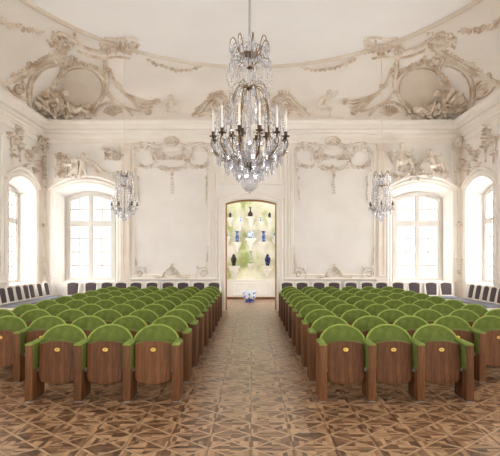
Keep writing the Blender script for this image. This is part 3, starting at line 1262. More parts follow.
def bottom_ornament(x0, x1):
    o = Orn()
    xm = (x0 + x1) / 2
    for s, c in ((1, x0), (-1, x1)):
        f = lambda a: c + s * a
        o.rib([(f(1), 246), (f(1.5), 256), (f(2), 266), (f(4), 276)], .02, .03, .02)
        o.rib([(f(1), 270), (f(5), 267), (f(10), 269), (f(13), 275), (f(11), 279)], .03, .02, .02)
        o.volute(f(5), 274, 4, 1.5, 180 if s > 0 else 0, s, .028)
        o.rib([(f(13), 278), (f(22), 278.5), (f(30), 277)], .022, .015, .02)
        o.spray([(f(1.5), 250), (f(2), 260), (f(3), 268)], 1.8, .8, 1.8)
        o.leaf(f(10), 270, 60 if s > 0 else 120, 5, 1.8, .03)
    o.rib([(xm - 16, 278), (xm - 8, 276), (xm - 5, 270), (xm, 267), (xm + 5, 270), (xm + 8, 276), (xm + 16, 278)], .03, .03, .02)
    o.volute(xm - 6, 275, 3.2, 1.3, 0, -1, .026)
    o.volute(xm + 6, 275, 3.2, 1.3, 180, 1, .026)
    o.shell(xm, 276, 7, 30, 150, 7, .03)
    o.spray([(xm, 270), (xm, 264)], 2.4, 1.0, 1.4)
    o.spray([(xm - 10, 277), (xm - 18, 277)], 2.4, 1.0, 1.8)
    o.spray([(xm + 10, 277), (xm + 18, 277)], 2.4, 1.0, 1.8)
    return o


relief('stucco_scrollwork', bottom_ornament(134, 209), M['stucco'], 'low stucco scrollwork along the foot of the panel, left-side of the doorway', group='scrollwork at the panel feet')
relief('stucco_scrollwork', bottom_ornament(293, 375), M['stucco'], 'low stucco scrollwork along the foot of the panel, right-side of the doorway', group='scrollwork at the panel feet')

# ---- relief over the back windows
o = Orn()
o.rib([(60, 178), (61, 170), (65, 162), (64, 155)], .05, .03, .03)
o.spray([(59, 177), (62, 168), (60, 160), (57, 153)], 4, 1.8, 1.6, hz=.05)
o.spray([(65, 176), (66, 166), (70, 158)], 4, 1.8, 1.6, hz=.05)
o.clutter(56, 72, 153, 178, 55, 1.6, 4, .09)
o.rib([(86, 160), (91, 161), (97, 165), (102, 170), (110, 174)], .07, .04, .04)
o.rib([(86, 163), (92, 166), (97, 171), (99, 175)], .06, .03, .03)
o.rib([(82, 178), (90, 177), (100, 178), (112, 181)], .05, .03, .03)
o.rib([(102, 147), (107, 153), (113, 157)], .03, .02, .03)
o.clutter(106, 122, 150, 161, 40, 1.6, 4, .10)
o.spray([(100, 146), (106, 150), (109, 156)], 3, 1.2, 1.6)
o.spray([(113, 154), (118, 150), (122, 148)], 3.4, 1.4, 1.6)
o.clutter(72, 78, 168, 178, 14, 2, 4, .09)
p0, p1 = o.P(72.5, 175), o.P(79.5, 160)
o.box(p0.x, p1.x, YB - .16, YB, p0.z, p1.z)
o.clutter(110, 122, 170, 181, 16, 1.6, 3.4, .06)
relief('stucco_relief', o, M['stucco'], 'stucco relief with plants, a block and trailing drapery over an arched window')
cherub('stand', False, 83, 178, 22, 'stucco cherub standing beside a block in the over-window relief') if ('stand', False) in CHER else cherub('stand', True, 83.5, 177, 22, 'stucco cherub standing beside a block in the over-window relief', out=.02)
cherub('sit', False, 70, 168, 17, 'smaller stucco cherub among plants in the over-window relief', flip=True, out=.02)

o = Orn()
o.clutter(392, 446, 169, 178, 60, 2, 5, .09)
o.clutter(408, 420, 158, 172, 26, 1.6, 4, .08)
o.rib([(408, 156), (411, 162), (411, 172)], .045, .03, .04)
o.rib([(414, 155), (413, 164), (415, 174)], .045, .03, .04)
o.rib([(424, 160), (419, 168), (421, 176)], .05, .03, .04)
o.rib([(388, 152), (391, 160), (396, 168)], .05, .04, .04)
o.spray([(440, 162), (444, 170), (447, 177)], 3.4, 1.5, 1.8)
o.spray([(388, 176), (394, 171), (398, 164)], 3.0, 1.4, 1.8)
o.rib([(428, 157), (434, 163), (441, 170), (446, 174)], .07, .05, .04)
relief('stucco_relief', o, M['stucco'], 'stucco relief with rocks and a harp between two cherubs over an arched window')
cherub('sit', False, 400, 167, 29, 'stucco cherub with raised arms beside a harp in the over-window relief', out=.04)
cherub('sit', False, 434, 170, 26, 'stucco cherub leaning forward at the end of the over-window relief', flip=True, tilt=-.3, out=.04)


# ---- side walls: trophies over the windows
def side_trophy(fm):
    o = Orn()
    f = lambda a: fm(a)
    for a, b, n, sz in ((16, 130, 26, 3.4), (13, 140, 18, 3.2), (18, 141, 14, 3), (8.5, 137, 10, 2.6), (11, 153, 12, 2.6), (20, 146, 12, 2.6)):
        x0, x1 = sorted((f(a - 2.6), f(a + 2.6)))
        o.clutter(x0, x1, b - 4, b + 4, n, sz * .5, sz, .12)
    o.flowers([(f(15), 127), (f(19), 130), (f(16), 134)], 2.2, 2.4, .6, .10)
    o.rib([(f(10), 138), (f(11), 150), (f(12), 164)], .05, .03, .04)
    o.rib([(f(18), 140), (f(19), 152), (f(19), 162)], .05, .03, .04)
    for a, b, n, sz in ((33, 149, 12, 2.6), (26, 154, 14, 3), (31, 154, 8, 2.4), (36, 163, 12, 2.6), (34, 170, 12, 2.6), (25, 166, 10, 2.4), (28, 158, 8, 2)):
        x0, x1 = sorted((f(a - 2), f(a + 2)))
        o.clutter(x0, x1, b - 4, b + 4, n, sz * .5, sz, .11)
    o.rib([(f(27), 156), (f(32), 159), (f(36), 166)], .05, .03, .04)
    return o


relief('stucco_trophy', side_trophy(lambda a: a), M['stucco'], 'stucco trophy of flowers over the side window by the left-side chairs')
relief('stucco_trophy', side_trophy(lambda a: 508 - 1.12 * a), M['stucco'], 'stucco trophy of flowers over the side window by the right-side chairs')


def corner_drop(fm):
    o = Orn()
    for b in (139, 142, 145, 148):
        x0, x1 = sorted((fm(41), fm(46)))
        o.clutter(x0, x1, b - 2.5, b + 2.5, 9, 1.4, 3, .16)
    o.volute(fm(43.5), 143.5, 3.4, 1.4, 0, 1, .04, .22)
    for b in (164, 167, 170, 225, 262, 272, 282):
        x0, x1 = sorted((fm(42), fm(45)))
        o.clutter(x0, x1, b - 2.5, b + 2.5, 6, 1.0, 2.4, .13)
    o.flowers([(fm(43.5), 150), (fm(43.5), 160), (fm(43.5), 175), (fm(43.5), 190)], 1.2, 3, .3, .2)
    o.rib([(fm(43.5), 138), (fm(43.5), 200), (fm(43.5), 240), (fm(43.5), 285)], .012, .012, .08)
    return o


# lift the pilaster ornaments off the corner onto the pilaster face
for fm, lab in ((lambda a: a, 'left-side'), (lambda a: 504.5 - a, 'right-side')):
    o = corner_drop(fm)
    sg = 1 if lab == 'left-side' else -1
    for p in o.v:
        p.x += sg * 0.09
        p.y -= 0.10
    relief('corner_ornament', o, M['stucco_dark'], 'stucco drop ornament hanging on the ' + lab + ' corner pilaster', group='corner pilaster drops')


# ---- cove: cartouches, scrolls, garlands
def corner_cartouche(fm, sgn):
    o = Orn()
    g = lambda pts: [(fm(a), b) for a, b in pts]
    # smooth field inside the round frame; darker plaster puts its concave shade into colour
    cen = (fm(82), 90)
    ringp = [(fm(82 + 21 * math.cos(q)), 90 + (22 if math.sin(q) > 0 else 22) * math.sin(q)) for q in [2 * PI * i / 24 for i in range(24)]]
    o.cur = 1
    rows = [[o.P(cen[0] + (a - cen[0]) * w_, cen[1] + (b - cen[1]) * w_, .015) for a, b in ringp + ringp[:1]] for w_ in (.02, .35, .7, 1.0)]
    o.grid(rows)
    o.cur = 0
    # rims
    o.rib(g([(29, 106), (27.5, 92), (31, 78), (38, 69), (48, 64), (58, 62), (66, 62)]), .09, .06, .05, 8)
    o.rib(g([(32, 104), (31, 92), (34.5, 80), (41, 72), (50, 67), (58, 66)]), .04, .035, .03, 8)
    o.rib(g([(62, 70), (70, 65), (80, 64), (92, 68), (101, 74), (105.5, 83), (105, 92), (101, 100), (95, 107), (86, 112), (74, 115)]), .08, .06, .05, 8)
    o.rib(g([(64, 73), (72, 69), (82, 68), (92, 72), (99, 78), (102, 86), (101, 94), (97, 101), (90, 107), (80, 111)]), .04, .035, .03, 8)
    # leaf crest between the two lobes and down the middle
    o.spray(g([(38, 67), (50, 62), (60, 61), (72, 62), (86, 64), (97, 70), (104, 76)]), 5, 2.2, 2.2, hz=.08)
    o.spray(g([(62, 62), (63, 70), (58, 78), (52, 86)]), 5, 2.2, 2.0, hz=.09)
    o.flowers(g([(56, 60), (62, 58), (68, 60)]), 3.2, 3, .8, .12)
    o.flowers(g([(64, 66), (60, 75), (54, 82)]), 2.4, 2.6, .8, .12)
    x0, x1 = sorted((fm(55), fm(80)))
    o.clutter(x0, x1, 56, 63, 34, 2, 5, .10)
    # wishbone on the inner side
    o.rib(g([(105, 58), (105, 66), (106.5, 76), (107, 86), (103, 95), (96, 106), (92, 114)]), .08, .06, .07, 8)
    o.rib(g([(106, 90), (112, 98), (120, 104), (130, 108), (142, 112)]), .08, .04, .06, 8)
    o.spray(g([(105, 62), (106.5, 76), (106.5, 88)]), 3.6, 1.6, 2.4, hz=.06)
    # arch under the wishbone
    o.rib(g([(95, 116), (100, 107), (110, 102), (121, 104), (129, 110), (133, 116)]), .06, .05, .05, 8)
    o.shell(fm(113), 116, 11, 25, 155, 9, .05)
    # flowing bands toward the middle
    for k2 in range(5):
        d = k2 * 3.0
        o.rib(g([(110 + d * .4, 68 + d * 1.2), (114 + d * .6, 80 + d * .9), (124 + d * .5, 92 + d * .55), (138, 98 + d * .8), (150 - k2, 101 + d * .9), (157 - 2 * k2, 99.5 + d * 1.2)]), .05, .035, .04, 7)
    o.volute(fm(157), 102, 3.4, 1.3, 180 if sgn > 0 else 0, sgn, .045)
    o.volute(fm(148), 112, 3.6, 1.4, 180 if sgn > 0 else 0, sgn, .05)
    o.flowers(g([(116, 82), (118, 86), (121, 84)]), 2.4, 2.0, .8, .09)
    # outer diagonal bands running out along the side cove
    for dd in (0, 2.6, 5.2):
        o.rib(g([(66, 48 + dd), (56, 53 + dd), (44, 60 + dd), (30, 68 + dd), (14, 76 + dd), (2, 82 + dd * .7)]), .07 if dd == 0 else .05, .05, .05, 7)
    o.spray(g([(62, 46), (48, 55), (34, 63), (18, 71)]), 3.4, 1.6, 3.2, hz=.06)
    o.flower(fm(29), 63, 3.0, .1)
    o.flower(fm(12), 74, 2.8, .1)
    # scroll below the band at the edge
    o.volute(fm(18), 88, 6, 1.6, -60, sgn, .06)
    o.rib(g([(6, 82), (10, 90), (18, 96), (26, 99)]), .06, .05, .05)
    o.rib(g([(20, 78), (25, 84), (27, 94)]), .05, .04, .05)
    # rocaille above, along the ceiling frame
    o.volute(fm(57), 37, 5.5, 1.5, 90, -sgn, .05)
    o.volute(fm(68), 46, 4.5, 1.4, 200, sgn, .05)
    o.rib(g([(48, 36), (54, 44), (62, 47), (72, 44), (76, 40)]), .07, .05, .05)
    o.rib(g([(58, 31), (66, 34), (74, 40), (84, 46), (96, 50), (108, 52)]), .06, .05, .05)
    o.rib(g([(78, 50), (90, 55), (104, 57), (118, 56), (130, 58)]), .06, .04, .04)
    x0, x1 = sorted((fm(46), fm(78)))
    o.clutter(x0, x1, 32, 47, 30, 2, 5, .08)
    x0, x1 = sorted((fm(100), fm(137)))
    o.clutter(x0, x1, 40, 52, 60, 2, 5, .10)
    o.flowers(g([(103, 42), (112, 44), (122, 47), (134, 51)]), 3.4, 3.2, 1, .12)
    o.rib(g([(104, 37), (116, 38), (128, 36), (138, 38)]), .05, .04, .06)
    o.volute(fm(134), 44, 4, 1.4, 0, sgn, .05)
    return o


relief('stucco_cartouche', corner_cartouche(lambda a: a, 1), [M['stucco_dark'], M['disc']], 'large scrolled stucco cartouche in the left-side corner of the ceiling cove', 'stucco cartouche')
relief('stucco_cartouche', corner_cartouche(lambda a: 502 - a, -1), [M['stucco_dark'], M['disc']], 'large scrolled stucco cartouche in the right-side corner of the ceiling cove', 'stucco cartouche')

for fm, lab in ((lambda a: a, 'left-side'), (lambda a: 502 - a, 'right-side')):
    o = Orn()
    o.flowers([(fm(a), b) for a, b in [(1, 18), (8, 24), (16, 25), (24, 28), (34, 29), (44, 31)]], 3.4, 4.6, 1.4, .13)
    o.rib([(fm(a), b) for a, b in [(1, 18), (8, 24), (16, 25), (24, 28), (34, 29), (44, 31)]], .03, .03, .03)
    relief('stucco_garland', o, M['stucco_dark'], 'flower garland high on the ' + lab + ' cove beside the ceiling frame')
    o = Orn()
    o.flowers([(fm(a), b) for a, b in [(148, 59), (158, 64), (168, 67), (178, 69.5), (188, 69), (200, 66.5)]], 2.2, 4.4, .8, .08)
    o.rib([(fm(a), b) for a, b in [(146, 58), (158, 64), (168, 67), (178, 69.5), (188, 69), (202, 66)]], .02, .02, .03)
    relief('stucco_garland', o, M['stucco_dark'], 'small flower swag below the ceiling frame on the ' + lab + ' of the big chandelier')
    o = Orn()
    g = lambda pts: [(fm(a), b) for a, b in pts]
    s = 1 if lab == 'left-side' else -1
    o.rib(g([(192, 115), (200, 111), (207, 103), (212, 97), (220, 95), (228, 98), (231, 106), (228, 114)]), .07, .05, .05)
    o.rib(g([(199, 116), (209, 111), (217, 112), (224, 117)]), .06, .04, .05)
    o.volute(fm(215), 104, 5, 1.5, 90, s, .06)
    o.volute(fm(229), 105, 6.5, 1.6, 0, -s, .06)
    o.volute(fm(203), 111, 4, 1.4, 0, s, .05)
    o.volute(fm(240), 110, 5, 1.5, 90, s, .06)
    o.rib(g([(231, 92), (238, 97), (243, 105), (246, 115)]), .06, .05, .05)
    o.spray(g([(194, 112), (204, 105), (213, 95), (224, 92)]), 3.4, 1.6, 2.4, hz=.06)
    x0, x1 = sorted((fm(205), fm(246)))
    o.clutter(x0, x1, 96, 117, 50, 2, 4.5, .09)
    relief('stucco_scroll', o, M['stucco_dark'], 'scrolled stucco crest on the cornice over the doorway, ' + lab + ' half')

o = Orn()
for fm in (lambda a: a, lambda a: 502 - a):
    x0, x1 = sorted((fm(33), fm(92)))
    o.clutter(x0, x1, 106, 117, 60, 3, 8, .16)
    for a, b, n in ((45, 95, 18), (52, 100, 22), (40, 102, 18), (62, 108, 20), (72, 111, 14)):
        x0, x1 = sorted((fm(a - 7), fm(a + 7)))
        o.clutter(x0, x1, b - 5, b + 5, n, 3, 7, .28)
oL, oR = Orn(), Orn()
for f, mi_ in zip(o.f, o.mi):
    tgt = oL if o.v[f[0]].x < 0 else oR
    n0 = len(tgt.v)
    tgt.v.extend(o.v[i].copy() for i in f)
    tgt.f.append(list(range(n0, n0 + len(f))))
    tgt.mi.append(0)
solo('stucco_rockwork', oL, M['stucco_dark'], 'stucco rockwork under the figures in the left-side cove corner', 'stucco relief', weld=True, angle=60)
solo('stucco_rockwork', oR, M['stucco_dark'], 'stucco rockwork under the figures in the right-side cove corner', 'stucco relief', weld=True, angle=60)

# putti on the cornice and in the corners
YC_ = YB - 0.22
cherub('sit', True, 171, 114, 22, 'stucco cherub sitting on the cornice left-side of the big chandelier', yfix=YC_)
cherub('reach', False, 326, 112.5, 27, 'stucco cherub with raised arm on the cornice right-side of the big chandelier', yfix=YC_, flip=True)
for fm, lab, fl in ((lambda a: a, 'left-side', False), (lambda a: 502 - a, 'right-side', True)):
    cherub('recline', False, fm(46), 99, 34, 'stucco figure sprawling across the cartouche foot, ' + lab + ' cove corner', flip=not fl, tilt=(-.7 if fl else .7), out=.12, dark=True)
    cherub('sit', True, fm(55), 102, 26, 'winged stucco cherub at the cartouche centre, ' + lab + ' cove corner', flip=fl, out=.28, dark=True)
    cherub('reach', False, fm(64), 110, 26, 'stucco cherub reaching up beside the cartouche, ' + lab + ' cove corner', flip=fl, out=.18, dark=True)
    cherub('recline', False, fm(74), 114, 26, 'stucco cherub lying along the cornice, ' + lab + ' cove corner', flip=fl, out=.12, dark=True)
    cherub('sit', False, fm(39), 104, 24, 'stucco cherub seated at the outer end, ' + lab + ' cove corner', flip=fl, out=.16, dark=True)


# ------------------------------------------------------------------ theatre chairs
PITCH, Y1, ROW = 0.56, 6.34, 1.0


def seat_outline(n=12, gr=0.0):
    pts = []
    for i in range(n + 1):
        x = -0.219 - gr + (0.438 + 2 * gr) * i / n
        q = min(1.0, abs(x) / (0.219 + gr))
        top = 0.640 + gr + 0.036 * (1 - q * q)
        bot = 0.216 - gr - 0.030 * (1 - q * q) + 0.035 * max(0, (q - 0.8) / 0.2) ** 2
        pts.append((x, bot, top))
    return pts


def seat_front(x, z):
    return 0.130 + 0.35 * x * x + (z - 0.45) * 0.07


def seat_mesh(gr, d0, d1):
    m = MB()
    ol = seat_outline(12, gr)
    front = [[(x, seat_front(x, b + (t_ - b) * k2 / 8) + d0, b + (t_ - b) * k2 / 8) for k2 in range(9)] for x, b, t_ in ol]
    back = [[(x, seat_front(x, b + (t_ - b) * k2 / 8) + d1, b + (t_ - b) * k2 / 8) for k2 in range(9)] for x, b, t_ in ol]
    m.grid(front)
    m.grid([r[::-1] for r in back])
    rim_f = [r[0] for r in front] + [p for p in front[-1][1:]] + [r[-1] for r in front[::-1][1:]] + [p for p in front[0][::-1][1:-1]]
    rim_b = [r[0] for r in back] + [p for p in back[-1][1:]] + [r[-1] for r in back[::-1][1:]] + [p for p in back[0][::-1][1:-1]]
    m.loft(rim_f, rim_b)
    return m


def back_y(x, z):
    return 0.345 + (z - 0.42) * 0.24 - 0.45 * x * x


def back_top(x):
    q = min(1, abs(x) / 0.272)
    return 0.655 + 0.178 * (1 - q ** 2.2) ** 0.66


CHM = {}


def chair_meshes():
    CHM['seat_panel'] = seat_mesh(0, 0, 0.028).mesh('seat_panel', M['wood'], 0.004, weld=True)
    CHM['seat_cushion'] = seat_mesh(0.011, 0.029, 0.105).mesh('seat_cushion', M['green'], 0.018, weld=True)
    b = MB()
    b.lathe([(0.0, -.004), (.030, -.004), (.033, 0), (.033, .002)], 18)
    for p in b.v:
        p.x, p.y, p.z = p.x, seat_front(0, .580) - 0.001 + p.z, .580 + p.y * 0.66
    b.cur = 1
    y_ = seat_front(0, .580) - 0.0062
    b.box(-.0035, .0035, y_, y_ + .002, .570, .590)
    CHM['number_plate'] = b.mesh('number_plate', [M['brass'], M['dark_mark']])
    # upholstered back
    m = MB()
    n = 16
    xs = [-0.270 + 0.540 * i / n for i in range(n + 1)]
    fr, bk = [], []
    for x in xs:
        t_ = back_top(x)
        zs = [0.42 + (t_ - 0.42) * k2 / 8 for k2 in range(9)]
        fr.append([(x, back_y(x, z) - 0.022 * math.sin(PI * min(1, (z - .42) / (t_ - .42))) * (1 - (x / .275) ** 2), z) for z in zs])
        bk.append([(x, back_y(x, z) + 0.055, z) for z in zs])
    m.grid(fr)
    m.grid([r[::-1] for r in bk])
    rf = [r[0] for r in fr] + fr[-1][1:] + [r[-1] for r in fr[::-1][1:]] + fr[0][::-1][1:-1]
    rb = [r[0] for r in bk] + bk[-1][1:] + [r[-1] for r in bk[::-1][1:]] + bk[0][::-1][1:-1]
    m.loft(rf, rb)
    CHM['backrest'] = m.mesh('backrest', M['green'], 0.008, weld=True)
    p = MB()
    xs2 = [-0.272 + 0.544 * i / 28 for i in range(29)]
    p.tube([(x, back_y(x, back_top(x)) + 0.004, back_top(x) + 0.001) for x in xs2], 0.0115, 8)
    CHM['piping'] = p.mesh('piping', M['piping'])
    s = MB()
    f2, b2 = [], []
    for x in [-0.25 + 0.5 * i / 12 for i in range(13)]:
        zs = [0.30 + (back_top(x) - 0.04 - 0.30) * k2 / 6 for k2 in range(7)]
        f2.append([(x, back_y(x, z) + 0.057, z) for z in zs])
        b2.append([(x, back_y(x, z) + 0.075, z) for z in zs])
    s.grid(f2)
    s.grid([r[::-1] for r in b2])
    s.loft([r[0] for r in f2] + f2[-1][1:] + [r[-1] for r in f2[::-1][1:]] + f2[0][::-1][1:-1],
           [r[0] for r in b2] + b2[-1][1:] + [r[-1] for r in b2[::-1][1:]] + b2[0][::-1][1:-1])
    CHM['back_shell'] = s.mesh('back_shell', M['wood'], 0.003, weld=True)
    # arm panels: centred on x = 0
    a = MB()
    a.prism([(-.043, 0, .013), (-.043, .38, .013), (-.043, .39, .30), (-.043, .39, .652), (-.043, .0, .652)], (.086, 0, 0))
    CHM['arm_panel'] = a.mesh('arm_panel', M['wood'], 0.006)
    d = MB()
    rows = []
    for y in (-.004, .0, .02, .08, .14, .20, .27, .33, .36):
        hh = 0.022 + 0.012 * min(1, max(0, (y - .25) / .1))
        e = .004 if y < -.002 or y > .35 else .0
        rows.append([(-.044 + e, y, .650), (-.046 + e, y, .660), (-.040 + e, y, .650 + hh - .004 - e), (0, y, .650 + hh + .003 - e), (.040 - e, y, .650 + hh - .004 - e), (.046 - e, y, .660), (.044 - e, y, .650)])
    d.grid(rows)
    d.add(rows[0], [tuple(range(7))])
    d.add(rows[-1], [tuple(range(7))])
    d.grid([[r[0] for r in rows], [r[-1] for r in rows]])
    CHM['armrest_pad'] = d.mesh('armrest_pad', M['padgreen'], weld=True, angle=60)
    for key, sides in (('both', (-1, 1)), ('pos', (1,)), ('neg', (-1,))):
        u = MB()
        for sd in sides:
            x0, x1 = sorted((sd * .042, sd * .050))
            u.prism([(x0, .015, .37), (x0, .385, .34), (x0, .385, .654), (x0, .012, .654)], (x1 - x0, 0, 0))
        CHM['side_' + key] = u.mesh('side_upholstery', M['green'], 0.004)
    ft = MB()
    ft.box(-.042, .042, .01, .37, 0, .014)
    CHM['foot_plate'] = ft.mesh('foot_plate', M['steel'], 0.003)
    h = MB()
    for sx in (-1, 1):
        x0, x1 = sorted((sx * .215, sx * .238))
        h.tube([(x0, .13, .36), (x1, .13, .36)], .014, 10)
        h.box(x0, x1, .12, .24, .33, .35)
    CHM['hinge'] = h.mesh('hinge', M['steel'])


chair_meshes()


def arm(parent, x, side):
    a = part('arm_panel', CHM['arm_panel'], None, parent)
    a.location.x = x
    part('armrest_pad', CHM['armrest_pad'], None, a)
    part('side_upholstery', CHM['side_' + side], None, a)
    part('foot_plate', CHM['foot_plate'], None, a)


def make_theatre_chair(sgn, aisle, outer, loc, label, group):
    """sgn +1: the aisle is toward -x"""
    t = thing('theatre_chair', label, 'chair', loc, 0, group)
    sp = part('seat_panel', CHM['seat_panel'], None, t)
    part('number_plate', CHM['number_plate'], None, sp)
    part('seat_cushion', CHM['seat_cushion'], None, t)
    b = part('backrest', CHM['backrest'], None, t)
    part('piping', CHM['piping'], None, b)
    part('back_shell', CHM['back_shell'], None, t)
    part('hinge', CHM['hinge'], None, t)
    inner = 'neg' if sgn > 0 else 'pos'
    outr = 'pos' if sgn > 0 else 'neg'
    arm(t, sgn * PITCH / 2, inner if outer else 'both')
    if aisle:
        arm(t, -sgn * PITCH / 2, outr)
    return t


ORD = ['front', 'second', 'third', 'fourth', 'fifth', 'sixth', 'seventh', 'eighth', 'ninth', 'tenth']
PROTO = {}
for sgn, side in ((-1, 'left-side'), (1, 'right-side')):
    for r in range(10):
        n = 3 if r == 0 else 6
        for c in range(n):
            x = sgn * ((0.826 if sgn > 0 else 0.862) + PITCH * (c + 0.5))
            loc = (x, Y1 + ROW * r, 0)
            row = 'front row' if r == 0 else ORD[r] + ' row'
            pos = 'beside the aisle' if c == 0 else ORD[c] + ' seat from the aisle'
            lab = 'green velvet folding chair, %s block, %s, %s' % (side, row, pos)
            grp = 'folding chairs in the %s block' % side
            key = (sgn, c == 0, c == n - 1)
            if key not in PROTO:
                PROTO[key] = make_theatre_chair(sgn, c == 0, c == n - 1, loc, lab, grp)
            else:
                copy_tree(PROTO[key], loc, 0, lab, grp)


# ------------------------------------------------------------------ white upholstered chairs along the walls
def make_wall_chair(loc, rz, label, group):
    t = thing('upholstered_chair', label, 'chair', loc, rz, group)
    s = MB()
    rows = []
    for z, g in ((.425, .0), (.45, .012), (.475, .008), (.495, -.03), (.502, -.10)):
        w0, w1 = .225 + g, .20 + g
        rows.append([(-w0, -.21 - g, z), (w0, -.21 - g, z), (w1, .20 + g * .5, z), (-w1, .20 + g * .5, z), (-w0, -.21 - g, z)])
    s.grid(rows)
    s.add(rows[-1][:4], [(0, 1, 2, 3)])
    s.add(rows[0][:4], [(3, 2, 1, 0)])
    part('seat', s, M['greyseat'], t, weld=True, angle=50)
    fr = MB()
    fr.prism([(-.225, -.215, .36), (.225, -.215, .36), (.20, .205, .36), (-.20, .205, .36)], (0, 0, .068))
    part('seat_frame', fr, M['chairwhite'], t, 0.008)
    for sx in (-1, 1):
        lg = MB()
        lg.tube([(sx * .20, -.185, .38), (sx * .205, -.20, .30), (sx * .20, -.19, .14), (sx * .205, -.20, 0)], [.026, .026, .016, .02], 8)
        part('leg', lg, M['chairwhite'], t)
        lg = MB()
        lg.tube([(sx * .18, .185, .40), (sx * .18, .20, .20), (sx * .185, .25, 0)], [.024, .02, .018], 8)
        part('leg', lg, M['chairwhite'], t)

    def by(z):
        return .19 + (z - .45) * .20
    ol = []
    for i in range(9):
        z = .50 + .36 * i / 8
        ol.append((.165 + .025 * math.sin(PI / 2 * i / 8), z))
    for i in range(1, 8):
        a = PI * i / 8
        ol.append((.19 * math.cos(a), .86 + .055 * math.sin(a)))
    ol += [(-x, z) for x, z in ol[:9][::-1]]
    b = MB()
    path = [(x, by(z), z) for x, z in ol]
    b.tube(path + [path[0]], .030, 8)
    for sx in (-1, 1):
        b.tube([(sx * .18, .185, .38), (sx * .168, by(.5), .5)], .02, 8)
    bo = part('back_frame', b, M['chairwhite'], t)
    u = MB()
    inner = [(x * .90, .52 if z < .52 else .5 + (z - .5) * .955) for x, z in ol]
    u.prism([(x, by(z) - .018, z) for x, z in inner], (0, .036, 0))
    part('backrest', u, M['plum'], t, 0.008)
    return t


def px_on(x, Y):
    return (x - CXP) * Y / F


LC = [73, 91, 107, 121, 136, 152, 168, 183, 199, 214]
RC = [287, 302, 319, 334, 351, 367, 381.5, 398, 414, 431, 446]
YCH = 16.72
WCH = None
for lst, side, order in ((LC[::-1], 'left-side', 0), (RC, 'right-side', 0)):
    for i, a in enumerate(lst):
        pos = 'next to the doorway' if i == 0 else (ORD + ['eleventh'])[i] + ' from the doorway'
        lab = 'white framed plum chair by the back wall, %s, %s' % (side, pos)
        loc = (px_on(a, YCH + .25), YCH, 0)
        if WCH is None:
            WCH = make_wall_chair(loc, 0, lab, 'white framed chairs along the back wall')
        else:
            copy_tree(WCH, loc, 0, lab, 'white framed chairs along the back wall')
XS = 5.98
for sx, lst, side in ((-1, [46, 39, 31, 25.5, 18, 10, 2], 'left-side'), (1, [472, 479, 486.6, 494, 501.8], 'right-side')):
    for i, a in enumerate(lst):
        y = (XS + .25) * F / abs(a - CXP)
        pos = 'next to the corner' if i == 0 else ORD[i] + ' from the corner'
        lab = 'white framed grey chair in the row along the %s wall, %s' % (side, pos)
        copy_tree(WCH, (sx * XS, min(y, 16.9), 0), PI / 2 if sx < 0 else -PI / 2, lab, 'white framed chairs along the %s wall' % side)


# ------------------------------------------------------------------ chandeliers
def drop_mesh(h, w):
    m = MB()
    n = 8
    prof = [(0.0, 0.0), (.20 * w, -.12 * h), (.5 * w, -.62 * h), (.34 * w, -.88 * h), (0.0, -h)]
    vs = [(0, 0, 0), (0, 0, -h)]
    rings = []
    for r, z in prof[1:-1]:
        rings.append(len(vs))
        for k2 in range(n):
            a = 2 * PI * k2 / n
            vs.append((r * math.cos(a), r * .55 * math.sin(a), z))
    fs = []
    for k2 in range(n):
        fs.append((0, rings[0] + k2, rings[0] + (k2 + 1) % n))
        fs.append((1, rings[-1] + (k2 + 1) % n, rings[-1] + k2))
        for a, b in zip(rings, rings[1:]):
            fs.append((a + k2, b + k2, b + (k2 + 1) % n, a + (k2 + 1) % n))
    m.add(vs, fs)
    return m.mesh('crystal_drop', M['crystal'], smooth=False)


def ring_pts(r, z, n, a0=0.0):
    return [(r * math.cos(a0 + 2 * PI * k2 / n), r * math.sin(a0 + 2 * PI * k2 / n), z, a0 + 2 * PI * k2 / n) for k2 in range(n)]


def put_drop(me, parent, x, y, z, rz):
    o = bpy.data.objects.new('crystal_drop', me)
    link(o, parent)
    o.location = (x, y, z)
    o.rotation_euler = (0, 0, rz + PI / 2)
    return o


def swung(prof, a, k, n=6):
    """(r, z) profile turned to angle a about the axis, scaled by k"""
    return [(r * k * math.cos(a), r * k * math.sin(a), z * k) for r, z in smooth_path(prof, n)]


def bead(m, p, r):
    x, y, z = p
    m.add([(x + r, y, z), (x - r, y, z), (x, y + r, z), (x, y - r, z), (x, y, z + r * 1.3), (x, y, z - r * 1.3)],
          [(0, 2, 4), (2, 1, 4), (1, 3, 4), (3, 0, 4), (2, 0, 5), (1, 2, 5), (3, 1, 5), (0, 3, 5)])


# --- the big one, hung over the aisle.  Lengths below in 1/k metres, z up from its lowest point
YCD = 10.5
k = YCD / F
big = thing('chandelier', 'large crystal chandelier with tall white candles hanging over the aisle', 'chandelier', (PX(249.6, YCD), YCD, PZ(193, YCD)))
zc = HCEIL - big.location.z
m = MB(); m.tube([(0, 0, 158 * k), (0, 0, zc - .10)], .022, 8)
part('hanging_rod', m, M['rod'], big)
m = MB(); m.lathe([(.02, zc - .16), (.10, zc - .12), (.16, zc - .04), (.17, zc)], 16)
part('ceiling_rose', m, M['gilt'], big)
m = MB()
m.lathe([(r * k, z * k) for r, z in [(0.6, 160), (1.5, 156), (3.2, 148), (3.8, 142), (2.2, 139), (1.2, 137), (2.0, 133), (1.1, 128), (2.4, 124), (1.2, 120), (1.0, 112), (2.2, 108), (1.2, 104),
                                      (1.4, 92), (2.6, 86), (3.4, 80), (2.0, 74), (1.2, 66), (1.6, 56), (3.0, 48), (1.6, 40), (2.4, 34), (3.2, 28), (1.0, 24)]], 12)
part('stem', m, M['crystal'], big, angle=60)
m = MB()
m.lathe([(r * k, z * k) for r, z in [(1.2, 135), (7, 136), (9, 138.5), (8.2, 139.5), (5, 138), (1.2, 138)]], 20)
part('crown_ring', m, M['gilt'], big)
m = MB()
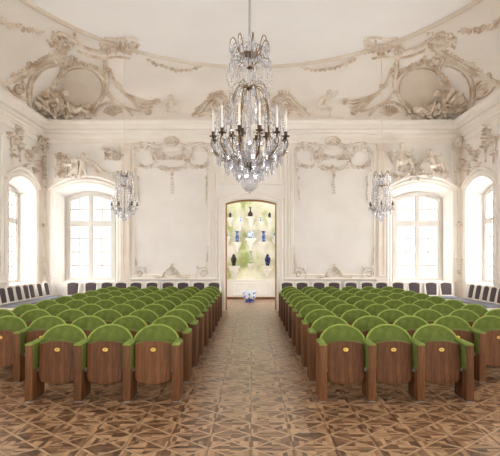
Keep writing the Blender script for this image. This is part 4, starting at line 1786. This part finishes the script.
for z in (125, 104):
    m.lathe([(r * k, zz * k) for r, zz in [(0.8, z - 2), (2.8, z - 1), (3.0, z), (2.4, z + 1.4), (0.8, z + 2)]], 14)
part('hub', m, M['bronze'], big)
m = MB()
m.lathe([(r * k, zz * k) for r, zz in [(0.8, 22), (3.4, 24), (4.2, 27), (2.8, 30), (1.0, 31)]], 14)
part('lower_hub', m, M['bronze'], big)
D1, D2, D3 = drop_mesh(11 * k, 5.2 * k), drop_mesh(8 * k, 3.8 * k), drop_mesh(14 * k, 6.0 * k)
for i in range(8):
    a = 2 * PI * i / 8 + .2
    m = MB()
    pts = swung([(7, 137), (11, 141), (13, 148), (16, 154), (19, 152), (20, 147)], a, k)
    m.tube(pts, [.014 - .007 * j / len(pts) for j in range(len(pts))], 6)
    part('crown_arm', m, M['gilt'], big)
    put_drop(D2, big, pts[-1][0], pts[-1][1], pts[-1][2], a)
    m = MB()
    pts = swung([(2, 125), (7, 130), (13, 134), (18, 133), (21, 129)], a + .39, k)
    m.tube(pts, .009, 6)
    part('upper_arm', m, M['gilt'], big)
    put_drop(D1, big, pts[-1][0], pts[-1][1], pts[-1][2], a + .39)
    m = MB()
    pts = swung([(2, 105), (6, 109), (12, 110), (17, 106), (18, 102)], a, k)
    m.tube(pts, .007, 6)
    part('middle_arm', m, M['gilt'], big)
    put_drop(D1, big, pts[-1][0], pts[-1][1], pts[-1][2], a)
for i in range(8):
    a = 2 * PI * i / 8 + PI / 8
    m = MB()
    pts = swung([(2, 105), (8, 106), (13.5, 103), (17, 95), (20, 82), (20, 68), (22, 55), (26, 46), (22, 36), (11, 29), (2, 26)], a, k)
    m.tube(pts, .011, 6)
    part('cage_bar', m, M['gilt'], big)
for n_, R, zcup, a0, in_ in ((12, 37, 55, PI / 12, 0), (6, 17, 57, 0.1, 1)):
    for i in range(n_):
        a = 2 * PI * i / n_ + a0
        m = MB()
        if in_:
            pts = swung([(8, 28), (13, 36), (17, 44), (R, zcup - 2)], a, k)
        else:
            pts = swung([(18, 34), (26, 33), (34, 38), (39, 46), (R, zcup - 2)], a, k)
        m.tube(pts, .013, 6)
        ao = part('candle_arm', m, M['gilt'], big)
        cx_, cy_ = R * k * math.cos(a), R * k * math.sin(a)
        m = MB()
        m.lathe([(r * k, z * k) for r, z in [(0.3, zcup - 4), (1.2, zcup - 3), (1.0, zcup - 1.4), (3.6, zcup - .8), (3.8, zcup), (1.6, zcup + .4), (1.5, zcup + 3.5), (1.9, zcup + 4), (0.1, zcup + 4)]], 12, (cx_, cy_, 0))
        part('candle_cup', m, M['bronze'], ao)
        m = MB()
        ht = 24 if not in_ else 20
        m.lathe([(0.95 * k, (zcup + 3) * k), (0.9 * k, (zcup + ht) * k), (0.4 * k, (zcup + ht + 1.2) * k), (0, (zcup + ht + 3) * k)], 10, (cx_, cy_, 0))
        part('candle', m, M['candle'], ao, angle=60)
for x, y, z, a in ring_pts(37 * k, 50 * k, 20):
    put_drop(D1, big, x, y, z, a)
for x, y, z, a in ring_pts(32 * k, 41 * k, 16, .1):
    put_drop(D3, big, x, y, z, a)
for x, y, z, a in ring_pts(23 * k, 32 * k, 12, .2):
    put_drop(D3, big, x, y, z, a)
for x, y, z, a in ring_pts(13 * k, 25 * k, 10, .1):
    put_drop(D3, big, x, y, z, a)
m = MB()
m.lathe([(r * k, z * k) for r, z in [(0.1, 22), (4, 21), (8, 17), (9, 11), (7, 5), (4, 2), (1.4, 1), (0.9, 0), (0, -.4)]], 12)
part('crystal_ball', m, M['crystal'], big, smooth=False)
for x, y, z, a in ring_pts(30 * k, 62 * k, 8, .2):
    sp = MB()
    sp.lathe([(0.4 * k, 0), (2.2 * k, 4 * k), (1.2 * k, 10 * k), (2.4 * k, 14 * k), (0, 26 * k)], 6, (x, y, z))
    part('crystal_spire', sp, M['crystal'], big, smooth=False)
PL = MB()
PL.add([(0, 0, 0), (1.7 * k, 0, -2.6 * k), (0, 0, -7 * k), (-1.7 * k, 0, -2.6 * k), (0, .7 * k, -2.6 * k), (0, -.7 * k, -2.6 * k)],
       [(0, 1, 5), (1, 2, 5), (2, 3, 5), (3, 0, 5), (1, 0, 4), (2, 1, 4), (3, 2, 4), (0, 3, 4)])
PLM = PL.mesh('crystal_plaque', M['crystal'], smooth=False)
for R_, z_, n_, a0 in ((15, 132, 6, .1), (19, 122, 8, .3), (20, 101, 8, .2), (26, 88, 8, 0), (32, 60, 14, .1), (27, 48, 12, .3), (19, 40, 10, .1)):
    for x, y, z, a in ring_pts(R_ * k, z_ * k, n_, a0):
        q = bpy.data.objects.new('crystal_plaque', PLM)
        link(q, big)
        q.location = (x, y, z)
        q.rotation_euler = (0, 0, a + PI / 2)
be = MB()
rnd = random.Random(3)
for i in range(20):
    a = 2 * PI * i / 20
    for (r0, z0), (r1, z1), sag in (((9, 138), (20, 128), 4), ((20, 127), (18, 104), -4), ((21, 108), (36, 60), 6), ((37, 56), (26, 40), 3), ((30, 44), (14, 28), 3), ((20, 80), (34, 62), 5), ((18, 148), (21, 130), 2), ((8, 148), (19, 140), -3), ((22, 88), (36, 62), -4), ((38, 52), (22, 34), -5), ((24, 36), (9, 20), -3)):
        a2 = a + rnd.uniform(-.12, .12)
        for j in range(11):
            f = j / 10
            r = r0 + (r1 - r0) * f - sag * math.sin(PI * f)
            z = z0 + (z1 - z0) * f - abs(sag) * .4 * math.sin(PI * f)
            bead(be, (r * k * math.cos(a2), r * k * math.sin(a2), z * k), rnd.uniform(.4, .9 if z > 64 else 1.25) * k)
bo = part('crystal_beads', be, M['crystal'], big, smooth=False)
bo['kind'] = 'stuff'

# --- two small ones in front of the windows
YS = 15.3
ks = YS / F


def small_chandelier(px, label, group):
    t = thing('chandelier', label, 'chandelier', (PX(px, YS), YS, PZ(222, YS)), 0, group)
    loc, n, ix, d = BVH.ray_cast(Vector(t.location) + Vector((0, 0, 1)), Vector((0, 0, 1)))
    zt = loc.z - t.location.z
    k = ks
    m = MB(); m.tube([(0, 0, 50 * k), (0, 0, zt + .05)], .010, 6)
    part('hanging_cord', m, M['cord'], t)
    m = MB()
    m.lathe([(r * k, z * k) for r, z in [(.2, 51), (1.0, 49), (1.4, 45), (.5, 42), (.8, 37), (.4, 32), (.8, 24), (1.3, 18), (.5, 13), (1.0, 9), (.3, 8)]], 10)
    part('stem', m, M['crystal'], t, angle=60)
    m = MB()
    m.lathe([(r * k, z * k) for r, z in [(.3, 44), (3.4, 45.5), (3.8, 46.5), (2, 46), (.3, 46)]], 14)
    part('crown_ring', m, M['gilt'], t)
    m = MB()
    m.lathe([(r * k, z * k) for r, z in [(.3, 35), (1.4, 35.6), (1.2, 37), (.3, 37.4)]], 12)
    part('hub', m, M['gilt'], t)
    d1, d2 = drop_mesh(5.0 * k, 2.4 * k), drop_mesh(3.4 * k, 1.7 * k)
    for i in range(6):
        a = 2 * PI * i / 6 + .3
        m = MB()
        pts = swung([(3, 45), (4.6, 47), (5.6, 50), (7.2, 50), (7.8, 48)], a, k)
        m.tube(pts, .008, 6)
        part('crown_arm', m, M['gilt'], t)
        put_drop(d2, t, *pts[-1], a)
        m = MB()
        pts = swung([(.6, 36), (4, 37), (6.4, 35), (8, 30), (8.4, 22), (7.2, 16), (4, 11.5), (.6, 9.5)], a + .5, k)
        m.tube(pts, .006, 6)
        part('cage_bar', m, M['gilt'], t)
        m = MB()
        pts = swung([(5, 12.5), (9, 11.5), (12, 14), (12.4, 16.5)], a, k)
        m.tube(pts, .009, 6)
        ao = part('candle_arm', m, M['gilt'], t)
        cx_, cy_ = 12.4 * k * math.cos(a), 12.4 * k * math.sin(a)
        m = MB()
        m.lathe([(r * k, z * k) for r, z in [(.2, 16), (1.5, 17), (1.5, 17.5), (.6, 17.8), (.6, 20), (.1, 20)]], 10, (cx_, cy_, 0))
        part('candle_cup', m, M['bronze'], ao)
        m = MB()
        m.lathe([(.4 * k, 19.5 * k), (.38 * k, 26 * k), (0, 27 * k)], 8, (cx_, cy_, 0))
        part('candle', m, M['candle'], ao, angle=60)
    for R, z, n_ in ((12.4, 16, 12), (9.4, 12, 10), (5.5, 9, 8)):
        for x, y, zz, a in ring_pts(R * k, z * k, n_, .2):
            put_drop(d1, t, x, y, zz, a)
    m = MB()
    m.lathe([(r * k, z * k) for r, z in [(.1, 8), (1.6, 7), (2.6, 4.6), (2.0, 2), (.6, .6), (0, 0)]], 10)
    part('crystal_ball', m, M['crystal'], t, smooth=False)
    be = MB()
    rn = random.Random(9)
    for i in range(14):
        a = 2 * PI * i / 14
        for (r0, z0), (r1, z1), sag in (((7.6, 48), (1.2, 37), 1.5), ((8, 36), (12.4, 19), 2.5), ((12, 17), (5, 10), 1.5), ((7.6, 47), (8, 36), -1), ((8.5, 34), (9, 20), -1), ((4, 34), (5, 14), -2)):
            for j in range(8):
                f = j / 7
                r = r0 + (r1 - r0) * f - sag * math.sin(PI * f)
                z = z0 + (z1 - z0) * f
                bead(be, (r * k * math.cos(a), r * k * math.sin(a), z * k), rn.uniform(.35, .8) * k)
    bo = part('crystal_beads', be, M['crystal'], t, smooth=False)
    bo['kind'] = 'stuff'
    return t


s1 = small_chandelier(124.5, 'small crystal chandelier hanging by the left-side window of the back wall', 'small chandeliers by the windows')
s2 = copy_tree(s1, (PX(381.5, YS), YS, PZ(222, YS)), 0, 'small crystal chandelier hanging by the right-side window of the back wall')
